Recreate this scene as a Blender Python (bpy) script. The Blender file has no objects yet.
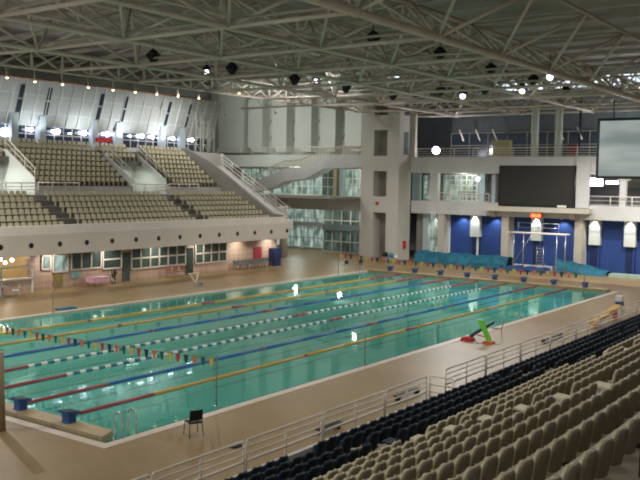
import bpy, math, random
from mathutils import Vector, Matrix
random.seed(7)
SC = bpy.context.scene
COL = SC.collection
PI = math.pi

# ------------------------------------------------------------------ helpers
def lin(h):
    h = h.lstrip('#')
    out = []
    for i in (0, 2, 4):
        c = int(h[i:i+2], 16) / 255
        out.append(c / 12.92 if c <= .04045 else ((c + .055) / 1.055) ** 2.4)
    return (*out, 1)

def new_mat(name):
    m = bpy.data.materials.new(name); m.use_nodes = True
    nt = m.node_tree
    return m, nt, nt.nodes['Principled BSDF']

def mat(name, hexc, rough=.6, var=.12, scale=2.0, bump=0, metal=0, spec=.4, detail=4):
    m, nt, b = new_mat(name)
    b.inputs['Roughness'].default_value = rough
    b.inputs['Metallic'].default_value = metal
    b.inputs['Specular IOR Level'].default_value = spec
    tc = nt.nodes.new('ShaderNodeTexCoord')
    n = nt.nodes.new('ShaderNodeTexNoise'); n.inputs['Scale'].default_value = scale; n.inputs['Detail'].default_value = detail
    nt.links.new(tc.outputs['Object'], n.inputs['Vector'])
    r = nt.nodes.new('ShaderNodeValToRGB')
    c = lin(hexc)
    r.color_ramp.elements[0].position = .3; r.color_ramp.elements[1].position = .7
    r.color_ramp.elements[0].color = (c[0]*(1-var), c[1]*(1-var), c[2]*(1-var), 1)
    r.color_ramp.elements[1].color = (min(1, c[0]*(1+var)), min(1, c[1]*(1+var)), min(1, c[2]*(1+var)), 1)
    nt.links.new(n.outputs['Fac'], r.inputs['Fac'])
    nt.links.new(r.outputs['Color'], b.inputs['Base Color'])
    if bump:
        bp = nt.nodes.new('ShaderNodeBump'); bp.inputs['Strength'].default_value = bump; bp.inputs['Distance'].default_value = .02
        nt.links.new(n.outputs['Fac'], bp.inputs['Height']); nt.links.new(bp.outputs['Normal'], b.inputs['Normal'])
    return m

def tile_mat(name, c1, c2, mortar, w, h, gap=.01, rough=.5, plane='xy', bump=.15, offset=0):
    m, nt, b = new_mat(name)
    b.inputs['Roughness'].default_value = rough
    tc = nt.nodes.new('ShaderNodeTexCoord')
    mp = nt.nodes.new('ShaderNodeMapping')
    nt.links.new(tc.outputs['Object'], mp.inputs['Vector'])
    src = mp.outputs['Vector']
    if plane != 'xy':
        sp = nt.nodes.new('ShaderNodeSeparateXYZ'); cb = nt.nodes.new('ShaderNodeCombineXYZ')
        nt.links.new(src, sp.inputs[0])
        if plane == 'xz':
            nt.links.new(sp.outputs[0], cb.inputs[0])
        else:
            nt.links.new(sp.outputs[1], cb.inputs[0])
        nt.links.new(sp.outputs[2], cb.inputs[1])
        src = cb.outputs[0]
    br = nt.nodes.new('ShaderNodeTexBrick')
    br.offset = offset
    br.inputs['Color1'].default_value = lin(c1); br.inputs['Color2'].default_value = lin(c2); br.inputs['Mortar'].default_value = lin(mortar)
    br.inputs['Scale'].default_value = 1; br.inputs['Mortar Size'].default_value = gap
    br.inputs['Brick Width'].default_value = w; br.inputs['Row Height'].default_value = h
    nt.links.new(src, br.inputs['Vector'])
    n = nt.nodes.new('ShaderNodeTexNoise'); n.inputs['Scale'].default_value = .35; n.inputs['Detail'].default_value = 5
    nt.links.new(tc.outputs['Object'], n.inputs['Vector'])
    mx = nt.nodes.new('ShaderNodeMix'); mx.data_type = 'RGBA'; mx.blend_type = 'OVERLAY'
    mx.inputs['Factor'].default_value = .3
    nt.links.new(br.outputs['Color'], mx.inputs['A']); nt.links.new(n.outputs['Fac'], mx.inputs['B'])
    nt.links.new(mx.outputs['Result'], b.inputs['Base Color'])
    if bump:
        bp = nt.nodes.new('ShaderNodeBump'); bp.inputs['Strength'].default_value = bump; bp.inputs['Distance'].default_value = .01; bp.invert = True
        nt.links.new(br.outputs['Fac'], bp.inputs['Height']); nt.links.new(bp.outputs['Normal'], b.inputs['Normal'])
    return m

def emit(name, hexc, strength, noise=None):
    m, nt, b = new_mat(name)
    b.inputs['Base Color'].default_value = (.02, .02, .02, 1)
    b.inputs['Emission Color'].default_value = lin(hexc)
    b.inputs['Emission Strength'].default_value = strength
    if noise:
        tc = nt.nodes.new('ShaderNodeTexCoord'); mp = nt.nodes.new('ShaderNodeMapping'); mp.inputs['Scale'].default_value = noise[:3]
        n = nt.nodes.new('ShaderNodeTexNoise'); n.inputs['Scale'].default_value = 1; n.inputs['Detail'].default_value = 2
        r = nt.nodes.new('ShaderNodeValToRGB'); r.color_ramp.elements[0].position = .35; r.color_ramp.elements[1].position = .68
        r.color_ramp.elements[0].color = lin(noise[3]); r.color_ramp.elements[1].color = lin(hexc)
        nt.links.new(tc.outputs['Object'], mp.inputs[0]); nt.links.new(mp.outputs[0], n.inputs['Vector'])
        nt.links.new(n.outputs['Fac'], r.inputs['Fac']); nt.links.new(r.outputs['Color'], b.inputs['Emission Color'])
    return m

class MB:
    def __init__(s): s.v = []; s.f = []; s.sm = []
    def add(s, vs, fs, smooth=False):
        o = len(s.v); s.v += [tuple(p) for p in vs]
        for f in fs: s.f.append(tuple(o + i for i in f)); s.sm.append(smooth)
        return s
    def box(s, x0, x1, y0, y1, z0, z1):
        x0, x1 = min(x0, x1), max(x0, x1); y0, y1 = min(y0, y1), max(y0, y1); z0, z1 = min(z0, z1), max(z0, z1)
        return s.add([(x0,y0,z0),(x1,y0,z0),(x1,y1,z0),(x0,y1,z0),(x0,y0,z1),(x1,y0,z1),(x1,y1,z1),(x0,y1,z1)],
                     [(3,2,1,0),(4,5,6,7),(0,1,5,4),(1,2,6,5),(2,3,7,6),(3,0,4,7)])
    def tube(s, a, b, r, n=8, r2=None):
        a, b = Vector(a), Vector(b); r2 = r if r2 is None else r2
        d = (b - a).normalized(); u = d.orthogonal().normalized(); w = d.cross(u)
        vs = []
        for p, q in ((a, r), (b, r2)):
            for i in range(n):
                t = 2 * PI * i / n; vs.append(p + u * math.cos(t) * q + w * math.sin(t) * q)
        o = len(s.v)
        s.add(vs, [(i, (i+1) % n, n + (i+1) % n, n + i) for i in range(n)], True)
        s.f.append(tuple(o + i for i in reversed(range(n)))); s.sm.append(False)
        s.f.append(tuple(o + n + i for i in range(n))); s.sm.append(False)
        return s
    def path(s, pts, r, n=6):
        for a, b in zip(pts, pts[1:]): s.tube(a, b, r, n)
        return s
    def ball(s, c, r, n=10, sz=1):
        vs = []; fs = []
        m = n // 2
        for j in range(m + 1):
            ph = PI * j / m
            for i in range(n):
                t = 2 * PI * i / n
                vs.append((c[0] + r*math.sin(ph)*math.cos(t), c[1] + r*math.sin(ph)*math.sin(t), c[2] + sz*r*math.cos(ph)))
        for j in range(m):
            for i in range(n): fs.append((j*n+i, (j+1)*n+i, (j+1)*n+(i+1) % n, j*n+(i+1) % n))
        return s.add(vs, fs, True)
    def prism(s, poly, axis, a, b):
        # poly: 2D points; axis the extrusion axis: 'y' -> (x,z), 'x' -> (y,z), 'z' -> (x,y)
        def P(p, t):
            return (p[0], t, p[1]) if axis == 'y' else ((t, p[0], p[1]) if axis == 'x' else (p[0], p[1], t))
        n = len(poly)
        vs = [P(p, a) for p in poly] + [P(p, b) for p in poly]
        fs = [tuple(range(n)), tuple(reversed(range(n, 2*n)))] + [(i, n+i, n+(i+1) % n, (i+1) % n) for i in range(n)]
        return s.add(vs, fs)
    def mesh(s, name, m, off=(0, 0, 0)):
        me = bpy.data.meshes.new(name)
        me.from_pydata([(v[0]-off[0], v[1]-off[1], v[2]-off[2]) for v in s.v], [], s.f)
        me.polygons.foreach_set('use_smooth', s.sm)
        import bmesh
        bm = bmesh.new(); bm.from_mesh(me); bmesh.ops.recalc_face_normals(bm, faces=bm.faces); bm.to_mesh(me); bm.free()
        me.materials.append(m); me.update()
        return me
    def build(s, name, m, parent=None, local=False, origin=None):
        off = Vector((0, 0, 0))
        if parent is not None and not local:
            p = parent
            while p is not None: off += p.location; p = p.parent
        if parent is None and s.v:
            if origin is None:
                xs = [v[0] for v in s.v]; ys = [v[1] for v in s.v]; zs = [v[2] for v in s.v]
                origin = ((min(xs)+max(xs))/2, (min(ys)+max(ys))/2, min(zs))
            off = Vector(origin)
        o = bpy.data.objects.new(name, s.mesh(name, m, off)); COL.objects.link(o)
        if parent is not None: o.parent = parent
        else: o.location = off
        return o

def tag(o, label, cat, group=None, kind=None):
    o['label'] = label; o['category'] = cat
    if group: o['group'] = group
    if kind: o['kind'] = kind
    return o
def thing(name, loc, label, cat, group=None, kind=None, rz=0):
    o = bpy.data.objects.new(name, None); COL.objects.link(o); o.location = loc; o.rotation_euler.z = rz
    o.empty_display_size = .1
    return tag(o, label, cat, group, kind)
def struct(name, mb, m, label, cat, origin=(0, 0, 0)):
    return tag(mb.build(name, m, origin=origin), label, cat, kind='structure')
def copy_tree(o, parent=None):
    c = o.copy(); COL.objects.link(c)
    if parent is not None: c.parent = parent
    for ch in list(o.children): copy_tree(ch, c)
    return c
ORD = ['zeroth', 'first', 'second', 'third', 'fourth', 'fifth', 'sixth', 'seventh', 'eighth', 'ninth', 'tenth', 'eleventh', 'twelfth', 'thirteenth', 'fourteenth']
def nth(n):
    if n < len(ORD): return ORD[n]
    if n % 100 in (11, 12, 13): return f'{n}th'
    return f'{n}' + {1: 'st', 2: 'nd', 3: 'rd'}.get(n % 10, 'th')

# ------------------------------------------------------------------ camera
CAM = Vector((30.843, -15.904, 7.942))
RV = Vector((.81346761, .58136491, .01689049)); UV = Vector((-.05213167, .04395905, .99767224)); FV = Vector((-.57926914, .81245458, -.06606678))
cd = bpy.data.cameras.new('camera'); cam = bpy.data.objects.new('camera', cd); COL.objects.link(cam)
cam.matrix_world = Matrix(((RV.x, UV.x, -FV.x, CAM.x), (RV.y, UV.y, -FV.y, CAM.y), (RV.z, UV.z, -FV.z, CAM.z), (0, 0, 0, 1)))
cd.sensor_width = 36; cd.lens = 870 / 640 * 36; cd.clip_start = .2; cd.clip_end = 400
SC.camera = cam
def pj(p):
    d = Vector(p) - CAM; w = d.dot(FV)
    return (320 + 870 * d.dot(RV) / w, 240 - 870 * d.dot(UV) / w) if w > .1 else (1e6, 1e6)
def in_frame(p, m=12):
    u, v = pj(p); return -m < u < 640 + m and -m < v < 480 + m

# ------------------------------------------------------------------ materials
M = {}
M['deck'] = tile_mat('deck_tile', '#957C54', '#907750', '#806A48', .3, .15, .008, .4)
M['conc'] = mat('painted_concrete', '#C6C4C0', .75, .06, .6)
M['tower'] = mat('tower_render', '#C0BCB2', .8, .05, .4)
M['fascia'] = mat('fascia_paint', '#CFC3B8', .7, .05, .5)
M['parapet'] = mat('parapet_paint', '#BDB4A4', .7, .05, .5)
M['grey'] = mat('grey_concrete', '#8E8A80', .8, .1, .8)
M['tread'] = mat('tread_concrete', '#A79B84', .8, .12, 1.2, .1)
M['step'] = mat('aisle_step_paint', '#B7AB8E', .7, .06, 2)
M['wallwhite'] = mat('white_panel', '#D3D6CC', .7, .04, .4)
M['wallshade'] = mat('panel_shade_tone', '#C2C6BD', .8, .06, .5)  # greyer copy of the white panel; shade between fins is in the colour
M['leftwall'] = tile_mat('wall_sheet', '#AEB0AE', '#A8ABA9', '#C4C8C6', 2.4, 1.5, .03, .6, 'yz', .05)
M['pink'] = tile_mat('pink_wall_tile', '#B89C88', '#B29680', '#C8B5A2', .6, .4, .02, .55, 'yz', .08)
M['blue'] = mat('blue_wall', '#274380', .65, .1, .5)
M['coping'] = mat('coping_stone', '#CDBFAE', .4, .06, 1.5)
M['gutter'] = mat('gutter_tile', '#8A7253', .55, .1, 3)
M['bulk'] = tile_mat('bulkhead_tile', '#B09C7A', '#AA9573', '#9A8566', .5, .24, .01, .5)
M['basin'] = tile_mat('pool_tile', '#6CCDC4', '#62C3BA', '#84D4CE', .5, .5, .03, .35, 'xy', 0)
M['lane'] = mat('lane_marking_tile', '#1A4A50', .4, .1, 2)
M['steelw'] = mat('white_painted_rail', '#E6DCD0', .45, .04, 4)
M['steel'] = mat('stainless', '#B9B9B2', .25, .05, 4, metal=.8)
M['truss'] = mat('truss_paint', '#CCBFB2', .55, .08, .8)
M['truss2'] = mat('truss_paint_dull', '#B0A69A', .6, .1, .8)
M['roof'] = mat('roof_sheet', '#9A938C', .85, .25, .25)
M['duct'] = mat('duct_sheet', '#97A198', .5, .08, .7)
M['navy'] = mat('navy_plastic', '#14263A', .55, .1, 6, spec=.3)
M['beige'] = mat('beige_plastic', '#DBD0B2', .5, .06, 6, spec=.3)
M['navy_back'] = mat('navy_shell_shaded', '#0E1823', .6, .1, 6, spec=.25)  # navy darkened for the shade on the seat backs
M['beige_back'] = mat('beige_shell_shaded', '#877C6C', .6, .06, 6, spec=.25)  # darker than the beige plastic; shade on the backs is in the colour
M['farconc'] = mat('dark_terrace_concrete', '#6B6860', .85, .1, .8)
M['farseat'] = mat('far_seat_plastic', '#BDB598', .5, .08, 3)
M['black'] = mat('black_steel', '#151515', .5, .1, 5)
M['dark'] = mat('dark_void_paint', '#585C5C', .8, .1, 1)
M['glassdark'] = mat('dark_window_glass', '#38443F', .12, .25, .6, spec=.7)
M['glassgreen'] = mat('green_window_glass', '#3E4D46', .15, .3, .7, spec=.6)
M['glassblue'] = mat('blue_window_glass', '#26333F', .15, .2, .4, spec=.6)
M['frame'] = mat('window_frame_paint', '#CDC2B4', .6, .05, 3)
M['palecol'] = mat('pale_blue_column', '#B4C2C6', .6, .05, .7)
M['yellow'] = mat('yellow_float', '#D0A03C', .4, .06, 4)
M['redf'] = mat('red_float', '#A83C46', .4, .06, 4)
M['bluef'] = mat('blue_float', '#3E60AA', .4, .06, 4)
M['tealf'] = mat('teal_float', '#3A6F92', .4, .06, 4)
M['whitef'] = mat('white_float', '#EFEFE4', .4, .04, 4)
M['block'] = mat('starting_block_blue', '#28508A', .45, .08, 4)
M['blocktop'] = mat('starting_block_grip', '#3A3E48', .8, .15, 20)
M['fl_y'] = mat('pennant_yellow', '#D8B437', .6, .04, 3); M['fl_r'] = mat('pennant_red', '#C0323C', .6, .04, 3)
M['fl_n'] = mat('pennant_navy', '#1C2F40', .6, .04, 3); M['fl_o'] = mat('pennant_orange', '#DD6E3C', .6, .04, 3)
M['fl_g'] = mat('pennant_green', '#1F5C4A', .6, .04, 3)
M['cord'] = mat('thin_cord', '#6F6B60', .7, .05, 5)
M['tarp'] = mat('teal_tarpaulin', '#1C6076', .65, .4, 1.6, .8)
M['green'] = mat('lime_plastic', '#6FC83C', .45, .12, 6)
M['redp'] = mat('red_plastic', '#C32A35', .45, .08, 4)
M['orange'] = mat('orange_plastic', '#D2613A', .5, .08, 4)
M['dullred'] = mat('dull_red_plastic', '#8C5548', .6, .08, 4)
M['locker'] = mat('navy_locker', '#27345C', .5, .08, 2)
M['cream'] = mat('cream_board', '#B9AB80', .7, .05, 1)
M['screenoff'] = mat('scoreboard_face', '#26241F', .45, .12, 6)
M['wood'] = mat('warm_wood', '#CDB68E', .6, .15, 1.5)
M['white'] = mat('white_plastic', '#DDD9D2', .5, .04, 3)
M['pinkcloth'] = mat('pink_cloth', '#D9A9B5', .8, .08, 4)
M['lampw'] = emit('lamp_white', '#F4F1FF', 12)
M['lampb'] = emit('lamp_bluewhite', '#E4E6FF', 14)
M['lampwarm'] = emit('lamp_warm', '#FFD9A8', 12)
M['sign'] = emit('sign_white', '#E8E4FF', 10)
M['led'] = emit('red_led', '#FF3418', 14)
M['sky'] = emit('evening_sky_glass', '#EAF2FF', 2.6, (.6, .6, .6, '#5A6C74'))
M['litwin'] = emit('lit_window', '#C6DDD2', .78, (2.2, 2.2, .7, '#46605A'))
M['litwin2'] = emit('lit_window_dim', '#86A598', .27, (2.0, 2.0, .7, '#24332F'))
M['litpanel'] = emit('lit_vent_panel', '#DDF2E6', .55)
M['litroom'] = emit('lit_passage', '#E6F3EE', .75)
M['screen'] = emit('projected_picture', '#C4CBC6', .85, (.12, .15, .45, '#7E8A88'))

# water: clear tinted surface with Fresnel reflection
def water_mat():
    m = bpy.data.materials.new('pool_water'); m.use_nodes = True; nt = m.node_tree
    for n in list(nt.nodes): nt.nodes.remove(n)
    out = nt.nodes.new('ShaderNodeOutputMaterial'); mx = nt.nodes.new('ShaderNodeMixShader')
    tr = nt.nodes.new('ShaderNodeBsdfTransparent'); tr.inputs[0].default_value = (.62, .93, .92, 1)
    df = nt.nodes.new('ShaderNodeBsdfDiffuse'); df.inputs[0].default_value = lin('#6CCAB4'); m2 = nt.nodes.new('ShaderNodeMixShader'); m2.inputs[0].default_value = .45
    gl = nt.nodes.new('ShaderNodeBsdfGlossy'); gl.inputs['Roughness'].default_value = .03; gl.inputs[0].default_value = (.66, .80, .74, 1)
    fr = nt.nodes.new('ShaderNodeFresnel'); fr.inputs['IOR'].default_value = 1.33
    tc = nt.nodes.new('ShaderNodeTexCoord'); n = nt.nodes.new('ShaderNodeTexNoise'); n.inputs['Scale'].default_value = 1.1; n.inputs['Detail'].default_value = 3
    mp = nt.nodes.new('ShaderNodeMapping'); mp.inputs['Scale'].default_value = (1, .6, 1)
    bp = nt.nodes.new('ShaderNodeBump'); bp.inputs['Strength'].default_value = .06; bp.inputs['Distance'].default_value = .1
    L = nt.links.new
    L(tc.outputs['Object'], mp.inputs[0]); L(mp.outputs[0], n.inputs['Vector']); L(n.outputs['Fac'], bp.inputs['Height'])
    L(bp.outputs[0], gl.inputs['Normal']); L(bp.outputs[0], fr.inputs['Normal'])
    L(tr.outputs[0], m2.inputs[1]); L(df.outputs[0], m2.inputs[2])
    L(fr.outputs[0], mx.inputs[0]); L(m2.outputs[0], mx.inputs[1]); L(gl.outputs[0], mx.inputs[2]); L(mx.outputs[0], out.inputs[0])
    return m
M['water'] = water_mat()
# clear glass pane
def glass_mat():
    m = bpy.data.materials.new('clear_glass'); m.use_nodes = True; nt = m.node_tree
    for n in list(nt.nodes): nt.nodes.remove(n)
    out = nt.nodes.new('ShaderNodeOutputMaterial'); mx = nt.nodes.new('ShaderNodeMixShader')
    tr = nt.nodes.new('ShaderNodeBsdfTransparent'); tr.inputs[0].default_value = (.8, .9, .88, 1)
    gl = nt.nodes.new('ShaderNodeBsdfGlossy'); gl.inputs['Roughness'].default_value = .02
    fr = nt.nodes.new('ShaderNodeFresnel'); fr.inputs['IOR'].default_value = 1.45
    L = nt.links.new
    L(fr.outputs[0], mx.inputs[0]); L(tr.outputs[0], mx.inputs[1]); L(gl.outputs[0], mx.inputs[2]); L(mx.outputs[0], out.inputs[0])
    return m
M['glass'] = glass_mat()

HAZE = 0
DZ = .1                       # deck level; water level is 0
PX0, PX1, PY0, PY1 = -10.8, 11.05, 1.1, 50.0

# ------------------------------------------------------------------ floor, pool
b = MB()
b.box(-48, PX0, -30, 75, -.4, DZ); b.box(PX1, 45, -30, 75, -.4, DZ)
b.box(PX0, PX1, -30, PY0, -.4, DZ); b.box(PX0, PX1, PY1 + .3, 75, -.4, DZ)
struct('floor', b, M['deck'], 'tan tiled pool deck surrounding the pool', 'floor')

b = MB()
b.box(PX0 - .2, PX1 + .2, PY0 - .2, PY1 + .2, -1.0, -.8)
b.box(PX0 - .2, PX0, PY0 - .2, PY1 + .2, -.8, DZ - .12); b.box(PX1, PX1 + .2, PY0 - .2, PY1 + .2, -.8, DZ - .12)
b.box(PX0, PX1, PY0 - .2, PY0, -.8, DZ - .12); b.box(PX0, PX1, PY1, PY1 + .2, -.8, DZ - .12)
basin = struct('pool_basin', b, M['basin'], 'teal tiled basin of the long swimming pool', 'pool')
for k in range(8):
    x = (k - 3.5) * 2.5
    xx = x - 4.2 if False else x
    MB().box(xx - .125, xx + .125, 4.5, 48, -.8, -.785).build('lane_line', M['lane'], basin)
# dark band of tiles along the foot of both long walls
MB().box(PX0, PX0 + .02, PY0, PY1, -.5, -.25).build('wall_band', M['lane'], basin)
w = MB().add([(PX0, PY0, 0), (PX1, PY0, 0), (PX1, PY1, 0), (PX0, PY1, 0)], [(0, 1, 2, 3)]).build('pool_water', M['water'], origin=(0, 0, 0))
tag(w, 'clear teal pool water crossed by seven lane ropes', 'water', kind='structure')

def coping(name, x0, x1, y0, y1, label):
    b = MB().box(x0, x1, y0, y1, DZ - .13, DZ + .012)
    tag(b.build(name, M['coping']), label, 'pool edge', kind='structure')
coping('trim_1', PX1 - .02, PX1 + .34, PY0 - .34, PY1 + .3, 'pale stone edge strip along the near long side of pool')
coping('trim_2', PX0 - .34, PX0 + .02, PY0 - .34, PY1 + .3, 'pale stone edge strip along the far long side of pool')
coping('trim_3', PX0 + .02, PX1 - .02, PY0 - .34, PY0, 'pale stone edge strip along the near short end of pool')
b = MB().prism([(-11, 1.25), (10.72, 1.25), (10.42, 1.92), (-11, 1.92)], 'z', -.79, .22)
tag(b.build('bulkhead', M['bulk'], origin=(0, 0, 0)), 'tan tiled bulkhead across near pool end, carrying two starting blocks in view', 'bulkhead', kind='structure')
b = MB().box(PX0, PX1 - .5, PY1, PY1 + .8, -.79, .20)
e = tag(b.build('bulkhead', M['bulk'], origin=(0, 0, 0)), 'low tiled end wall at the far pool end under eight starting blocks', 'bulkhead', kind='structure')
MB().box(PX0, PX1 - .5, PY1 - .02, PY1, .0, .19).build('gutter_band', M['gutter'], e)

# starting blocks
def make_block(x, y, z, face, label):
    t = thing('starting_block', (x, y, z), label, 'starting block', 'starting blocks')
    p = MB().prism([(-.26, 0), (.26, 0), (.22, .1), (.22, .48), (-.22, .42), (-.22, .1)], 'x', -.26, .26)
    p.build('pedestal', M['block'], t, local=True)
    q = MB().prism([(-.42, .40), (.40, .50), (.40, .60), (-.42, .50)], 'x', -.36, .36)
    q.build('platform', M['block'], t, local=True)
    g = MB().prism([(-.40, .503), (.38, .598), (.38, .612), (-.40, .517)], 'x', -.33, .33)
    g.build('grip_pad', M['blocktop'], t, local=True)
    h = MB().path([(-.2, face*-.3, .3), (-.2, face*-.46, .3), (.2, face*-.46, .3), (.2, face*-.3, .3)], .02)
    h.build('grab_bar', M['steel'], t, local=True)
    t.scale = (.64, .64, .68)
    return t
near_l = {7: 'blue starting block nearest the pool ladder on the near bulkhead', 6: 'blue starting block at left edge of the photo on near bulkhead'}
for lane, x in ((7, 8.7), (6, 6.2)):
    t = make_block(x, 1.62, .22, 1, near_l[lane]); t.rotation_euler.z = PI
for k in range(8):
    x = (k - 3.5) * 2.5
    make_block(x, PY1 + .45, .20, -1, f'small blue starting block on the far end wall, {nth(k+1)} from the stair tower side')

# lane ropes
ROPE_Z = .02
def rope(k):
    x = (k - 4) * 2.5
    kind = {1: 'yellow', 2: 'yellow', 3: 'blue', 4: 'white and teal', 5: 'white and teal', 6: 'blue', 7: 'yellow'}[k]
    lab = {1: 'yellow lane rope farthest across the pool, beside the far long edge',
           2: 'yellow lane rope second from the far long edge',
           3: 'blue lane rope third from the far long edge, next to a yellow one',
           4: 'white and teal dashed lane rope nearer the far side of the pair',
           5: 'white and teal dashed lane rope nearer the seats of the pair',
           6: 'blue lane rope next to the nearest yellow rope',
           7: 'yellow lane rope nearest the foreground seats'}[k]
    t = thing('lane_rope', (x, 1.95, ROPE_Z), lab, 'lane rope', 'lane ropes across the pool')
    def seg(name, m, y0, y1, r=.075):
        b = MB()
        n = max(1, int((y1 - y0) / 2.4))
        for i in range(n):
            a = y0 + (y1 - y0) * i / n; c = y0 + (y1 - y0) * (i + 1) / n
            b.tube((x, a, ROPE_Z), (x, c - .012, ROPE_Z), r, 8)
        return b.build(name, M[m], t)
    seg('red_end_floats', 'redf', 1.95, 6.4); seg('red_end_floats', 'redf', 45.1, 49.95)
    if k in (4, 5):
        y = 6.4; i = 0
        while y < 45.0:
            if abs(y - 25.2) < .35: seg('red_marker_float', 'redf', y, y + .66); y += .66; continue
            seg('white_float', 'whitef', y, y + .3, .085); seg('teal_float', 'tealf', y + .3, min(y + .66, 45.1), .065); y += .66
    else:
        c = 'bluef' if 'blue' in kind else 'yellow'
        segs = [(6.4, 15.7), (15.95, 24.9), (26.1, 35.1), (35.35, 45.1)]
        for a, d in segs: seg('yellow_floats' if c == 'yellow' else 'blue_floats', c, a, d)
        seg('red_marker_float', 'redf', 15.7, 15.95); seg('red_marker_float', 'redf', 24.9, 26.1); seg('red_marker_float', 'redf', 35.1, 35.35)
for k in range(1, 8): rope(k)

# pennant lines
def pennants(y, x0, x1, z0, z1, sag, step, label, size, first):
    t = thing('pennant_line', (x0, y, z0), label, 'flag line', 'backstroke flag lines')
    def Z(x):
        f = (x - x0) / (x1 - x0); return z0 + (z1 - z0) * f - sag * 4 * f * (1 - f)
    pts = [(x0 + (x1 - x0) * i / 24, y, Z(x0 + (x1 - x0) * i / 24)) for i in range(25)]
    MB().path(pts, .012, 4).build('cord', M['cord'], t)
    cyc = ['fl_y', 'fl_r', 'fl_n', 'fl_o', 'fl_g']
    x = first; i = 0
    while x < x1 - .1:
        z = Z(x); s = size
        b = MB().prism([(x - s * .45, z), (x + s * .45, z), (x + .04, z - s * 1.15), (x - .04, z - s * 1.15)], 'y', y - .006, y + .006)
        b.build('pennant', M[cyc[i % 5]], t)
        x += step; i += 1
    return t
pennants(6.31, -10.9, 10.66, 1.74, 1.80, .22, .405, 'line of small coloured pennants across the near pool end', .26, -1.70 - .405 * 20)
pennants(45.0, -10.54, 10.44, 1.95, 1.85, .16, .52, 'line of small coloured pennants across the far pool end', .34, -10.4)
def pole(x, y, h, label, r=.03):
    t = thing('pole', (x, y, DZ), label, 'pole', 'thin poles at the pool edge')
    MB().tube((x, y, DZ), (x, y, DZ + h), r, 8).build('shaft', M['cord'], t)
    MB().tube((x, y, DZ), (x, y, DZ + .05), .09, 10).build('base_socket', M['steel'], t)
    return t
pole(10.70, 6.31, 1.80, 'thin pole holding the near pennant line at the near pool edge', .022)
pole(10.5, 45.0, 1.85, 'thin pole holding the far pennant line on the seat side')
pole(-10.6, 45.0, 1.95, 'thin pole holding the far pennant line on the tower side')
pole(11.0, 15.4, 1.36, 'thin dark pole standing midway along the near pool edge', .022)
pole(-10.9, 16.0, 1.8, 'thin grey pole at the far pool edge opposite reception', .022)

# pool ladders
def ladder(x, y, rz, label):
    t = thing('pool_ladder', (x, y, DZ), label, 'ladder', 'steel pool ladders', rz=rz)
    for s in (-.27, .27):
        pts = [(.16, s, 0)] + [(-.02 + .18 * math.cos(a), s, .62 + .16 * math.sin(a)) for a in [i * PI / 8 for i in range(9)]] + [(-.20, s, -.75)]
        MB().path(pts, .024).build('handrail', M['steel'], t, local=True)
    for z in (-.15, -.4, -.65):
        MB().box(-.26, -.14, -.27, .27, z - .02, z + .02).build('rung', M['steel'], t, local=True)
    return t
ladder(10.88, 2.04, 0, 'steel pool ladder at the near corner beside the bulkhead')
ladder(-10.8, 48.6, PI, 'steel pool ladder at the far corner near the tower')

# ------------------------------------------------------------------ far wall block
# ground floor blue wall, pillars, slabs
struct('wall_far', MB().box(-13.9, 26, 64.6, 65, DZ, 5), M['blue'], 'deep blue wall behind the far pool end at ground level', 'wall')
b = MB().box(-13.9, 26, 63, 72, 4.95, 6.25)
struct('balcony_slab', b, M['conc'], 'lower concrete balcony edge above the blue wall', 'balcony edge')
b = MB().box(-14.0, 26, 63, 72, 9.1, 10.72)
struct('upper_slab', b, M['conc'], 'upper concrete gallery edge above the black scoreboard', 'balcony edge')
for i, x in enumerate((-10.45, -3.5, 3.72, 10.8)):
    tag(MB().box(x - .36, x + .36, 63.1, 63.9, DZ, 4.95).build('pillar', M['parapet']),
        ['tan square pillar in front of blue wall, nearest the tower', 'tan square pillar left of the red lit sign', 'tan square pillar right of the red lit sign', 'tan square pillar at far right edge of blue wall'][i], 'pillar', 'square pillars along the blue wall', 'structure')
# white vent panels on the blue wall
for i, (x, z0, z1, g) in enumerate(((-7.15, 2.75, 4.95, 0), (-3.3, 2.4, 4.95, 1), (-.72, 2.7, 4.95, 0), (4.9, 2.6, 4.9, 0), (8.1, 2.6, 4.9, 0), (-10.2, .4, 4.9, 1), (3.95, .4, 4.9, 1))):
    if g:
        tag(MB().box(x - .11, x + .11, 64.2, 64.6, DZ, z1).build('wall_strip', M['wallwhite']),
            {1: 'narrow pale strip on blue wall behind pillar left of red sign', 5: 'narrow pale strip on blue wall behind pillar nearest tower', 6: 'narrow pale strip on blue wall behind pillar right of red sign'}[i], 'wall strip', 'narrow pale wall strips')
    else:
        n = {0: 'first', 2: 'second', 3: 'third', 4: 'fourth'}[i]
        t = thing('vent_screen', (x, 64.3, z0), f'pale lit panel high on the blue wall, {n} from the tower', 'panel', 'pale panels on the blue wall')
        MB().box(x - .52, x + .52, 64.1, 64.6, z0, z1).build('panel_face', M['wallwhite'], t)
        MB().box(x - .42, x + .42, 64.52, 64.6, DZ, z0).build('recess', mat('deep_blue_recess', '#16264E', .6), t)
        MB().box(x - .02 + (.25 if i else .12), x + .16 + (.25 if i else .12), 64.4, 64.6, DZ, z0).build('side_strip', M['wallwhite'] if i == 0 else M['blue'], t)
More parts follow.
